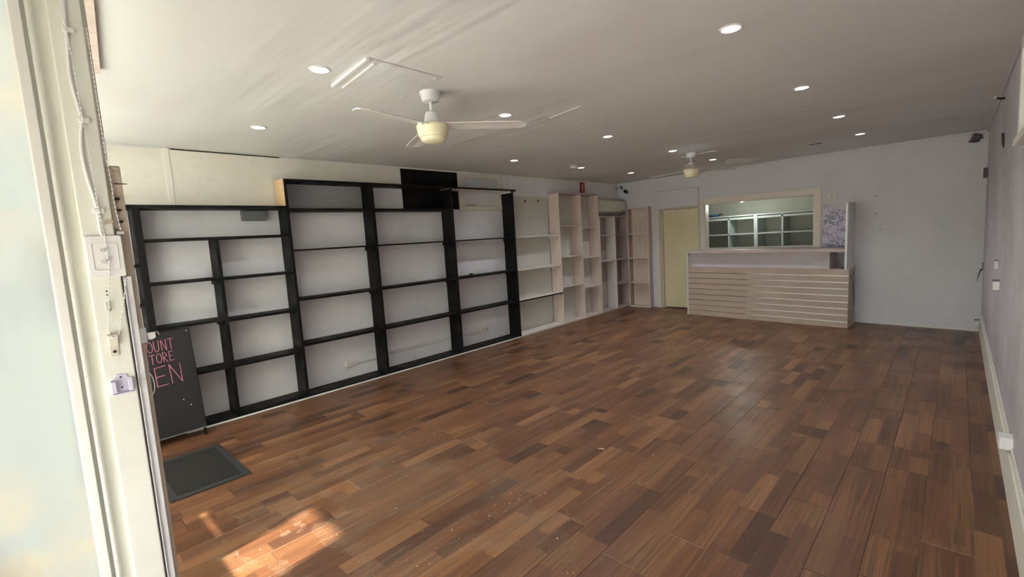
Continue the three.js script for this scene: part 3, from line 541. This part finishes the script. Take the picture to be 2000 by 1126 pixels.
{ // power outlets and their conduit
  const o = thing('power_outlet', 'white power outlet low on the wall in the first bay of the tall black bookcase', 'outlet', [XL, 0.235, -2.67]);
  part(o, 'box', bx(XL, XL + 0.04, 0.236, 0.312, -2.735, -2.607, 0.004), M.plastic); part(o, 'socket', bx(XL + 0.04, XL + 0.044, 0.25, 0.296, -2.715, -2.675), M.offwhite); part(o, 'socket', bx(XL + 0.04, XL + 0.044, 0.25, 0.296, -2.665, -2.625), M.offwhite);
  const p = thing('power_outlet', 'white multi-socket outlet low on the wall in the last bay of the tall black bookcase', 'outlet', [XL, 0.235, -4.83]);
  part(p, 'box', bx(XL, XL + 0.03, 0.236, 0.314, -5.005, -4.663, 0.006), M.plastic);
  for (const z of [-4.98, -4.90, -4.79, -4.72]) part(p, 'socket', bx(XL + 0.03, XL + 0.034, 0.252, 0.298, z - 0.025, z + 0.025), M.offwhite);
  const c = (a, b, y, lab, m = M.white) => solo('conduit', bx(XL + 0.0005, XL + 0.0185, y, y + 0.03, b + 0.002, a - 0.002, 0.004), m, lab, 'conduit');
  c(-2.738, -3.026, 0.246, 'short white cable conduit right of the single low outlet', M.plastic); c(-3.06, -4.25, 0.262, 'long white cable conduit along the wall of the middle black bay', M.white); c(-4.285, -4.66, 0.25, 'short white cable conduit left of the multi-socket outlet', M.white);
}
{ // fire sign: red with a white extinguisher pictogram
  const cv = document.createElement('canvas'); cv.width = 128; cv.height = 160; const x = cv.getContext('2d');
  x.fillStyle = '#a3201c'; x.fillRect(0, 0, 128, 160); x.fillStyle = '#f0e9e4'; x.fillRect(48, 44, 34, 96); x.fillRect(56, 28, 16, 16); x.fillRect(40, 24, 44, 8); x.fillStyle = '#a3201c'; x.fillRect(60, 60, 10, 60);
  const t = new THREE.CanvasTexture(cv); t.colorSpace = THREE.SRGBColorSpace;
  const s = thing('fire_sign', 'small red fire extinguisher sign high on the wall above the pinkish unit', 'sign', [XL, 2.48, -7.79]);
  part(s, 'plate', bx(XL + 0.01, XL + 0.016, 2.478, 2.672, -7.868, -7.712), std({ color: 0xa3201c, roughness: 0.5 }));
  const g = new THREE.PlaneGeometry(0.146, 0.184); g.rotateY(Math.PI / 2); g.translate(XL + 0.0168, 2.575, -7.79); part(s, 'print', g, std({ map: t, roughness: 0.5 }));
}
{ // split-system air conditioner
  const a = thing('air_conditioner', 'beige-grey wall split air conditioner in the back left corner above the shelves', 'air conditioner', [XL, 2.04, -8.5]);
  const pr = new THREE.Shape(); pr.moveTo(0, 0); pr.lineTo(0.12, 0.0); pr.quadraticCurveTo(0.2, 0.02, 0.215, 0.075); pr.lineTo(0.215, 0.23); pr.quadraticCurveTo(0.21, 0.275, 0.16, 0.282); pr.lineTo(0, 0.285);
  const g = new THREE.ExtrudeGeometry(pr, { depth: 1.03, bevelEnabled: true, bevelSize: 0.012, bevelThickness: 0.014, bevelSegments: 2 }); g.translate(XL, 2.042, -9.055);
  part(a, 'casing', planar(g), std({ color: 0xdcd8cc, roughness: 0.4 })); part(a, 'front_panel', bx(XL + 0.217, XL + 0.230, 2.125, 2.278, -9.04, -8.03, 0.005), std({ color: 0xe0dcd0, roughness: 0.35 }));
  const lv = bx(XL + 0.14, XL + 0.225, -0.004, 0.004, -9.0, -8.06, 0.003); lv.translate(0, 2.068, 0); part(a, 'louvre', lv, M.darkplastic, 'dark air outlet louvre');
  part(a, 'flap', bx(XL + 0.20, XL + 0.224, 2.048, 2.058, -8.68, -8.60), M.plastic);
}
{ // two little cameras in the back left corner
  const cam = (x, y, z, yaw, lab) => {
    const c = thing('security_camera', lab, 'camera', [x, y, z]); const body = new THREE.Group(); 
    const b = local(c, 'body', new THREE.CylinderGeometry(0.026, 0.026, 0.09, 18).rotateX(Math.PI / 2), M.darkplastic); b.rotation.set(0.35, yaw, 0, 'YXZ');
    const lens = local(b, 'lens', new THREE.CylinderGeometry(0.018, 0.018, 0.006, 16).rotateX(Math.PI / 2).translate(0, 0, 0.047), M.metal);
    local(c, 'bracket', tube([[0, 0.02, 0], [-0.02, 0.045, -0.03], [-0.05, 0.05, -0.07]], 0.008, 12, 8), M.darkmetal); return c;
  };
  cam(-5.22, 2.585, -9.03, 0.6, 'upper small black security camera in the back left ceiling corner');
  cam(-5.13, 2.50, -9.04, 1.2, 'lower small black security camera hanging in the back left corner');
  const lead = solo('cable', tube([[-5.36, 2.63, -9.02], [-5.345, 2.58, -9.03], [-5.31, 2.61, -9.07], [-5.275, 2.63, -9.08], [-5.265, 2.60, -9.12]], 0.006, 24, 6), M.greybox, 'thin grey camera lead looped in the back left ceiling corner', 'cable');
}

// ---------------------------------------------------------------- things on and near the right wall
{
  const s = thing('sensor', 'dark tilted floodlight sensor high on the back wall in the right corner', 'sensor', [0.16, 2.6, -8.9]);
  const b = local(s, 'head', bx(-0.055, 0.03, -0.045, 0.05, -0.03, 0.03, 0.006), std({ color: 0x4a443f, roughness: 0.5 })); b.rotation.set(0.25, -0.35, -0.32);
  local(s, 'visor', bx(-0.075, 0.0, -0.058, -0.045, -0.03, 0.05, 0.003), M.darkplastic).rotation.z = -0.25; local(s, 'bracket', tube([[0.02, 0, -0.02], [0.045, 0.005, -0.03], [0.05, 0, -0.07]], 0.01, 12, 8), M.greybox);
  const k = thing('junction_box', 'dark grey box on the corner conduit of the right wall', 'box', [XR, 2.06, -8.85]);
  part(k, 'body', bx(XR - 0.035, XR + 0.0, 2.07, 2.20, -8.90, -8.80, 0.005), std({ color: 0x5d5a57, roughness: 0.5 })); part(k, 'lid', bx(XR - 0.04, XR - 0.035, 2.075, 2.195, -8.895, -8.805), M.darkplastic);
  const sl = thing('wall_bracket', 'narrow dark upright bracket high on the right wall', 'bracket', [XR, 2.16, -5.85]);
  part(sl, 'blade', poly([[0, 0], [0.016, 0.045], [0.02, 0.13], [0, 0.13]].map(([x, y]) => [-x, y]), 0.02).translate(XR, 2.16, -5.86), M.darkplastic); part(sl, 'fixing', bx(XR - 0.01, XR, 2.175, 2.26, -5.88, -5.82), M.darkmetal);
  const h = thing('hook', 'small white-tipped hook at the top of the right wall under the ceiling', 'hook', [XR, 2.6, -6.0]);
  part(h, 'arm', tube([[XR, 2.60, -6.0], [XR - 0.03, 2.60, -5.99], [XR - 0.055, 2.612, -5.98]], 0.009, 10, 8), M.darkmetal); part(h, 'knob', new THREE.SphereGeometry(0.014, 14, 10).translate(XR - 0.06, 2.617, -5.98), M.plastic);
  const a = thing('wall_socket', 'upper and narrower of two small white plates on the right wall', 'socket', [XR, 1.15, -5.92]);
  part(a, 'plate', bx(XR - 0.022, XR, 1.135, 1.205, -5.96, -5.89, 0.004), M.plastic); part(a, 'top_edge', bx(XR - 0.024, XR, 1.205, 1.211, -5.96, -5.89), M.greybox);
  const b2 = thing('wall_socket', 'lower and wider of two small white plates on the right wall', 'socket', [XR, 1.0, -5.7]);
  part(b2, 'plate', bx(XR - 0.042, XR, 0.985, 1.058, -5.66, -5.58, 0.004), M.plastic); part(b2, 'top_edge', bx(XR - 0.044, XR, 1.058, 1.066, -5.66, -5.58), M.greybox);
  const c = thing('cable_box', 'white cable box on top of the right skirting board', 'box', [XR, 0.27, -3.86]);
  part(c, 'lid', bx(XR - 0.06, XR, 0.27, 0.34, -3.9, -3.8, 0.004), M.plastic); part(c, 'back', bx(XR - 0.062, XR, 0.275, 0.335, -3.906, -3.9), M.offwhite);
  const d = thing('cable_box', 'small white cable box at the foot of the back right corner', 'box', [XR - 0.02, 0.1, -8.93]);
  part(d, 'lid', bx(XR - 0.055, XR, 0.10, 0.16, -8.96, -8.90, 0.004), M.plastic); part(d, 'cap', bx(XR - 0.065, XR, 0.16, 0.172, -8.96, -8.895), M.greybox);
  const p = thing('peeled_strip', 'curled dark strip peeling from the back right corner at waist height', 'strip', [0.25, 0.86, -8.95]);
  part(p, 'flap', poly([[0.262, 0.872], [0.236, 0.858], [0.222, 0.80], [0.206, 0.665], [0.229, 0.765], [0.243, 0.83], [0.262, 0.848]], 0.005).translate(0, 0, -8.938), std({ color: 0x4a3c33, roughness: 0.7 }));
  part(p, 'stuck_end', bx(XR - 0.012, XR, 0.86, 0.95, -8.95, -8.93), M.greybox);
  const w = structGroup('added_window_7', [XR, 2.0, -4.2]);
  part(w, 'window_frame', join([bx(XR - 0.03, XR, 2.06, 2.62, -4.12, -4.04, 0.004), bx(XR - 0.03, XR, 2.06, 2.62, -2.3, -2.22, 0.004), bx(XR - 0.03, XR, 2.55, 2.62, -4.04, -2.3, 0.004)]), M.frame);
  part(w, 'window_sill', bx(XR - 0.045, XR, 2.02, 2.06, -4.15, -2.2, 0.006), M.frame); part(w, 'board_infill', bx(XR - 0.008, XR, 2.06, 2.55, -4.04, -2.3, 0), M.white);
}

// ---------------------------------------------------------------- chalkboard sign and doormat by the entrance
{
  const cv = document.createElement('canvas'); cv.width = 640; cv.height = 1000; const x = cv.getContext('2d');
  x.fillStyle = '#232326'; x.fillRect(0, 0, 640, 1000);
  for (let i = 0; i < 260; i++) { x.fillStyle = 'rgba(120,120,128,' + (0.02 + 0.03 * rnd()) + ')'; x.fillRect(rnd() * 640, rnd() * 1000, 20 + rnd() * 90, 2 + rnd() * 10); }
  const stroke = (pts, w) => { for (let k = 0; k < 3; k++) { x.strokeStyle = ['rgba(232,132,160,0.75)', 'rgba(240,150,175,0.55)', 'rgba(215,110,140,0.5)'][k]; x.lineWidth = w * (1 - k * 0.2); x.lineCap = 'round'; x.lineJoin = 'round'; x.beginPath(); pts.forEach(([a, b], i) => (i ? x.lineTo : x.moveTo).call(x, a + rr(-1.5, 1.5), b + rr(-1.5, 1.5))); x.stroke(); } };
  const arc = (cx, cy, rx, ry, a, b) => Array.from({ length: 17 }, (_, i) => { const t = lerp(a, b, i / 16); return [cx + rx * Math.cos(t), cy + ry * Math.sin(t)]; });
  const G = {
    D: [[[0, 0], [0, 1]], [[0, 0], ...arc(0.1, 0.5, 0.75, 0.5, -1.4, 1.4), [0, 1]]], I: [[[0.4, 0], [0.4, 1]]], S: [arc(0.5, 0.26, 0.42, 0.25, -0.6, -4.5), arc(0.45, 0.75, 0.44, 0.25, -1.7, 2.8)], C: [arc(0.55, 0.5, 0.5, 0.5, -0.9, -5.4)],
    O: [arc(0.5, 0.5, 0.5, 0.48, 0, 6.3)], U: [[[0, 0], [0.03, 0.6], ...arc(0.42, 0.62, 0.39, 0.38, 3.1, 0.05), [0.85, 0]]], N: [[[0.05, 1], [0, 0], [0.85, 1], [0.85, 0]]], T: [[[0.45, 0.02], [0.42, 1]], [[-0.1, 0.04], [1.0, 0]]],
    R: [[[0.05, 1], [0, 0]], [[0, 0.02], ...arc(0.3, 0.26, 0.42, 0.25, -1.4, 1.5), [0, 0.52], [0.85, 1]]], E: [[[0.85, 0], [0, 0.04], [0.03, 1], [0.9, 0.97]], [[0.02, 0.52], [0.7, 0.48]]], P: [[[0.05, 1], [0, 0]], [[0, 0.02], ...arc(0.3, 0.28, 0.5, 0.27, -1.4, 1.5), [0, 0.56]]],
  };
  const word = (s, x0, y0, w, h, gap, lw) => [...s].forEach((c, i) => G[c].forEach((q) => stroke(q.map(([a, b]) => [x0 + i * (w + gap) + a * w, y0 + b * h - i * 2.5]), lw)));
  word('DISCOUNT', 76, 88, 42, 104, 13, 4.5); word('STORE', 256, 205, 38, 90, 11, 4.5); word('OPEN', 94, 330, 98, 186, 16, 5.5);
  const tx = new THREE.CanvasTexture(cv); tx.colorSpace = THREE.SRGBColorSpace; tx.anisotropy = 8;
  const t = thing('chalkboard_sign', 'black A-frame chalkboard with pink lettering leaning on the low black bookcase', 'sign', [-4.925, fl(-4.9), -0.72]);
  t.rotation.set(0, 0.05, 0.168, 'YXZ');
  const Wd = 0.62, h0 = 0.07, h1 = 0.99;
  const gp = new THREE.PlaneGeometry(Wd - 0.012, h1 - h0 - 0.012); gp.rotateY(Math.PI / 2); gp.translate(0.0095, (h0 + h1) / 2, 0);
  local(t, 'board', bx(-0.009, 0.009, h0, h1, -Wd / 2, Wd / 2, 0.003), M.black);
  local(t, 'chalk_face', gp, std({ map: tx, roughness: 0.42 }), 'chalked face');
  for (const z of [-Wd / 2 + 0.006, Wd / 2 - 0.03]) local(t, 'leg', bx(-0.012, 0.008, 0, h0 + 0.02, z, z + 0.022, 0.003), M.black);
  local(t, 'bottom_rail', bx(-0.006, 0.011, h0 - 0.006, h0 + 0.004, -Wd / 2, Wd / 2, 0.002), M.greybox);
  for (const [y, z] of [[0.965, -0.285], [0.36, -0.17], [0.30, -0.22]]) local(t, 'screw', new THREE.SphereGeometry(0.005, 8, 6).translate(0.011, y, z), M.plastic);
}
{
  const x0 = -4.585, x1 = -3.765, z0 = -1.022, z1 = -0.52, y = fl(-4.15);
  const t = thing('doormat', 'black ribbed rubber doormat on the wooden floor by the entrance', 'doormat', [-4.175, y, -0.77]); t.rotation.z = -FS;
  const X0 = x0 + 4.175, X1 = x1 + 4.175, Z0 = z0 + 0.77, Z1 = z1 + 0.77;
  local(t, 'base', bx(X0, X1, 0, 0.006, Z0, Z1, 0.002), M.rubber);
  local(t, 'border', join([bx(X0 + 0.004, X1 - 0.004, 0.005, 0.009, Z0 + 0.004, Z0 + 0.05, 0.002), bx(X0 + 0.004, X1 - 0.004, 0.005, 0.009, Z1 - 0.05, Z1 - 0.004, 0.002), bx(X0 + 0.004, X0 + 0.05, 0.005, 0.009, Z0 + 0.05, Z1 - 0.05, 0.002), bx(X1 - 0.05, X1 - 0.004, 0.005, 0.009, Z0 + 0.05, Z1 - 0.05, 0.002)]), std({ color: 0x2b2b2d, roughness: 0.55 }), 'smooth border');
  const rib = new THREE.BoxGeometry(0.010, 0.007, 0.016), n = new THREE.InstancedMesh(rib, M.rubber, 43 * 18), m4 = new THREE.Matrix4(); let i = 0;
  for (let a = 0; a < 43; a++) for (let b = 0; b < 18; b++) { m4.makeTranslation(X0 + 0.06 + a * 0.0163, 0.008, Z0 + 0.06 + b * 0.0222 + (a % 2) * 0.006); n.setMatrixAt(i++, m4); }
  n.name = 'rubber_studs'; n.userData.kind = 'stuff'; shade(n); t.add(n);
}

// ---------------------------------------------------------------- fittings on the window jamb
{
  const cab = thing('cable', 'white electrical cable clipped down the window jamb to the switch plate', 'cable', [-1.737, 1.74, -0.17]);
  part(cab, 'sheath', tube([[2.46, -0.174], [2.387, -0.172], [2.293, -0.167], [2.239, -0.164], [2.174, -0.160], [2.106, -0.165], [2.053, -0.170], [2.016, -0.164], [1.965, -0.160], [1.904, -0.163], [1.811, -0.174], [1.754, -0.174], [1.735, -0.176]].map(([y, z]) => [-1.7365, y, z]), 0.0042, 90, 8), M.plastic);
  for (const [y, z] of [[2.286, -0.168], [2.053, -0.171], [1.809, -0.174]]) part(cab, 'clip', bx(-1.741, -1.730, y - 0.006, y + 0.006, z - 0.015, z + 0.009, 0.002), M.plastic);
}
function beadChain(label, pts, step, at) {
  const t = thing('bead_chain', label, 'chain', at); const c = new THREE.CatmullRomCurve3(pts.map((p) => new THREE.Vector3(...p)));
  part(t, 'cord', new THREE.TubeGeometry(c, 120, 0.0009, 6, false), M.plastic);
  const n = Math.floor(c.getLength() / step), list = [];
  for (const p of c.getSpacedPoints(n)) list.push(new THREE.SphereGeometry(0.0024, 8, 6).translate(p.x, p.y, p.z));
  const b = part(t, 'beads', join(list), M.plastic); b.userData.kind = 'stuff'; return t;
}
beadChain('long white bead chain of the roller blind hanging over the switch plate', [...[[2.45, -0.160], [2.381, -0.162], [2.29, -0.165], [2.213, -0.169], [2.085, -0.171], [2.01, -0.173], [1.924, -0.175], [1.82, -0.176], [1.74, -0.180], [1.697, -0.180], [1.665, -0.181], [1.612, -0.175], [1.569, -0.170], [1.527, -0.165], [1.462, -0.159]].map(([y, z]) => [-1.727, y, z]), [-1.7275, 1.452, -0.168], ...[[1.456, -0.177], [1.506, -0.190], [1.549, -0.200], [1.612, -0.212]].map(([y, z]) => [-1.729, y, z])], 0.0125, [-1.727, 1.45, -0.17]);
beadChain('short white bead chain hanging along the jamb edge above the lock parts', [[2.30, -0.209], [2.214, -0.2095], [2.146, -0.209], [1.963, -0.210], [1.907, -0.212], [1.847, -0.213], [1.797, -0.215], [1.758, -0.218]].map(([y, z]) => [-1.738, y, z]), 0.0125, [-1.738, 1.75, -0.215]);
{
  const t = thing('light_switch', 'large square-edged white switch plate on the window jamb behind the bead chain', 'switch', [-1.74, 1.682, -0.1765]);
  const ex = (s, d, b) => { const g = new THREE.ExtrudeGeometry(s, { depth: d, bevelEnabled: true, bevelSize: b, bevelThickness: b, bevelSegments: 2, curveSegments: 6 }); g.rotateY(Math.PI / 2); return planar(g); };
  local(t, 'plate', ex(rrect(0.075, 0.112, 0.003), 0.006, 0.002), M.plastic);
  const ring = rrect(0.056, 0.076, 0.007); ring.holes.push(rrect(0.0545, 0.0745, 0.0065)); local(t, 'ridge', ex(ring, 0.0090, 0.0004), M.offwhite); 
  for (const y of [0.017, -0.015]) local(t, 'cord_cleat', join([bx(0.009, 0.014, y - 0.004, y + 0.004, 0.0, 0.012, 0.0015), bx(0.009, 0.020, y + 0.003, y + 0.006, -0.004, 0.002, 0.001)]), M.clearplastic);
  const d = thing('chain_guide', 'small clear plastic chain guide on the jamb under the switch plate', 'guide', [-1.74, 1.541, -0.166]);
  local(d, 'bracket', join([bx(0, 0.004, -0.013, 0.013, -0.004, 0.005, 0.001), bx(0.004, 0.012, 0.011, 0.013, -0.004, 0.005, 0.0008), bx(0.004, 0.012, -0.013, -0.011, -0.004, 0.005, 0.0008)]), M.clearplastic);
  for (const y of [1.585, 1.574]) { const o = solo('screw_hole', new THREE.CylinderGeometry(0.0021, 0.0021, 0.002, 12).rotateZ(Math.PI / 2).translate(-1.7395, y, -0.1675), M.gapdark, (y > 1.58 ? 'upper' : 'lower') + ' of two tiny dark screw holes in the jamb below the switch plate', 'hole', 'pair of screw holes in the jamb'); }
  const q = thing('chain_tensioner', 'cream plastic chain tensioner screwed to the jamb at the bottom of the bead chain', 'tensioner', [-1.74, 1.43, -0.165]);
  local(q, 'plate', bx(0, 0.003, -0.031, 0.0, -0.010, 0.010, 0.001), std({ color: 0xd8d3bd, roughness: 0.4 })); local(q, 'hood', bx(0, 0.012, 0.0, 0.031, -0.011, 0.011, 0.003), std({ color: 0xe2deca, roughness: 0.35 })); local(q, 'top_lip', bx(0.001, 0.014, 0.029, 0.033, -0.012, 0.012, 0.001), M.oldtimber);
  local(q, 'screw', new THREE.CylinderGeometry(0.0045, 0.004, 0.003, 14).rotateZ(Math.PI / 2).translate(0.004, -0.018, 0), M.darkmetal);
  const r = thing('remote_holder', 'empty pale lilac remote-control holder screwed to the jamb', 'holder', [-1.74, 1.318, -0.169]);
  const rs = new THREE.Shape([[-0.022, -0.028], [0.022, -0.028], [0.024, -0.02], [0.024, 0.012], [0.016, 0.014], [0.013, 0.024], [-0.010, 0.026], [-0.014, 0.018], [-0.022, 0.012], [-0.024, 0.010], [-0.024, -0.022]].map((p) => new THREE.Vector2(...p)));
  local(r, 'back_plate', ex(rs, 0.002, 0.001), M.lilacplastic);
  for (const s of [-1, 1]) { local(r, 'side_lip', join([bx(0.0, 0.016, -0.024, 0.010, s * 0.0235 - 0.001, s * 0.0235 + 0.001, 0.0008), bx(0.014, 0.0165, -0.024, 0.010, Math.min(s * 0.0235, s * 0.0135), Math.max(s * 0.0235, s * 0.0135), 0.0008)]), M.lilacplastic); }
  local(r, 'bottom_lip', bx(0.0, 0.0165, -0.031, -0.026, -0.023, 0.023, 0.0015), M.lilacplastic);
  for (const y of [0.018, -0.012]) local(r, 'screw', new THREE.CylinderGeometry(0.0026, 0.0026, 0.002, 12).rotateZ(Math.PI / 2).translate(0.0035, y, 0.0), M.darkmetal);
}
{ // broken latch above, lock with its cord below
  const m = thing('broken_latch', 'broken old latch with exposed slot and pin at the top of the timber stop', 'latch', [-1.765, 1.85, -0.225]);
  part(m, 'slot', bx(-1.772, -1.7655, 1.862, 1.926, -0.2335, -0.2255, 0.0005), M.gapdark); part(m, 'pin', new THREE.CylinderGeometry(0.0016, 0.0012, 0.030, 8).rotateX(Math.PI / 2).translate(-1.765, 1.889, -0.236), M.darkmetal);
  part(m, 'case', join([bx(-1.77, -1.752, 1.762, 1.858, -0.216, -0.205, 0.001), bx(-1.77, -1.758, 1.926, 1.935, -0.236, -0.222, 0.001)]), M.oldtimber); for (const y of [1.842, 1.81, 1.777]) part(m, 'lever', bx(-1.77, -1.756, y, y + 0.006, -0.229, -0.216, 0.001), M.darkmetal);
  part(m, 'keeper', bx(-1.77, -1.748, 1.742, 1.752, -0.226, -0.209, 0.001), M.plastic); part(m, 'splinter', poly([[0, 0], [0.022, 0.006], [0.02, 0.012], [0.004, 0.014]], 0.002).rotateY(Math.PI / 2).translate(-1.738, 1.771, -0.184), M.oldtimber);
  const k = thing('door_lock', 'small metal lock case with white latch and cord loop on the timber stop', 'lock', [-1.78, 1.42, -0.235]);
  part(k, 'case', bx(-1.79, -1.764, 1.418, 1.464, -0.2465, -0.224, 0.002), M.metal); part(k, 'latch', join([bx(-1.785, -1.770, 1.428, 1.446, -0.268, -0.2465, 0.002), bx(-1.785, -1.775, 1.424, 1.430, -0.262, -0.2465, 0.001)]), M.plastic);
  part(k, 'spring_wire', tube([[-1.778, 1.444, -0.266], [-1.778, 1.446, -0.272], [-1.778, 1.442, -0.276], [-1.778, 1.436, -0.278]], 0.0011, 16, 6), M.plastic);
  part(k, 'cord_loop', tube([[-1.762, 1.325, -0.232], [-1.765, 1.324, -0.239], [-1.77, 1.312, -0.245], [-1.772, 1.285, -0.248], [-1.77, 1.266, -0.245], [-1.765, 1.256, -0.237], [-1.76, 1.252, -0.230]], 0.0013, 40, 6), M.plastic);
}

// ---------------------------------------------------------------- dry litter tracked in from the street
{
  const g = new THREE.IcosahedronGeometry(1, 0), N = 260, n = new THREE.InstancedMesh(g, M.crumb, N), m = new THREE.Matrix4(), q = new THREE.Quaternion(), e = new THREE.Euler();
  for (let i = 0; i < N; i++) {
    const near = i < 190, x = near ? -2.2 + (rnd() + rnd() + rnd() - 1.5) * 1.5 : rr(-4.8, 0.1), z = near ? -1.9 + (rnd() + rnd() + rnd() - 1.5) * 1.5 : rr(-7, -0.6), s = rr(0.0012, 0.0036) * (rnd() < 0.08 ? 2 : 1);
    e.set(0, rnd() * 6.3, rr(-0.3, 0.3)); m.compose(new THREE.Vector3(x, fl(x) + s * 0.35, z), q.setFromEuler(e), new THREE.Vector3(s * rr(1, 2.6), s * 0.6, s)); n.setMatrixAt(i, m);
  }
  n.name = 'floor_crumbs'; n.userData.kind = 'stuff'; n.userData.label = 'scattered crumbs and leaf bits on the wooden floor'; shade(n); scene.add(n);
  // trodden-in dust: speckled, swept into streaks, ragged outline
  const dust = tex(1024, 1024, (u, v) => {
    const a = fbm(u, v, 5, 5, 301, 5), st = fbm(u, v, 60, 9, 303, 4), gr = hash(Math.floor(u * 1024), Math.floor(v * 1024), 9), r = Math.hypot(u - 0.5, v - 0.5) * 2 + (a - 0.5) * 2.2;
    const on = r < 0.92 && gr < 0.24 * (a > 0.46 ? 1 : 0.3) + (st > 0.64 ? 0.3 : 0) ? 1 : 0;
    return [168, 146, 120, on * 255 * (0.2 + 0.4 * hash(Math.floor(u * 1024), Math.floor(v * 1024), 11))];
  });
  const dg = new THREE.PlaneGeometry(2.5, 2.0); dg.rotateX(-Math.PI / 2);
  const dm = new THREE.Mesh(dg, std({ map: dust, transparent: true, roughness: 1, depthWrite: false })); dm.name = 'floor_dust'; dm.userData.kind = 'stuff'; dm.userData.label = 'pale trodden dust on the wooden floor near the doormat';
  dm.receiveShadow = true; dm.position.set(-2.55, fl(-2.55) + 0.0012, -1.55); dm.rotation.set(0, 0, -FS); scene.add(dm);
  const leaf = (x, z, s, lab) => { const sh = new THREE.Shape(); sh.moveTo(-1, 0); sh.quadraticCurveTo(-0.2, 0.6, 1, 0.1); sh.quadraticCurveTo(0.2, -0.5, -1, 0); const gg = new THREE.ExtrudeGeometry(sh, { depth: 0.08, bevelEnabled: false }); gg.rotateX(-Math.PI / 2); gg.scale(s, s, s); gg.rotateY(rnd() * 6); gg.translate(x, fl(x) + 0.0012, z); solo('leaf_scrap', planar(gg), M.crumb, lab, 'leaf'); };
  leaf(-1.93, -2.9, 0.026, 'pale dry leaf scrap in the middle of the wooden floor');
}

renderer.render(scene, camera);
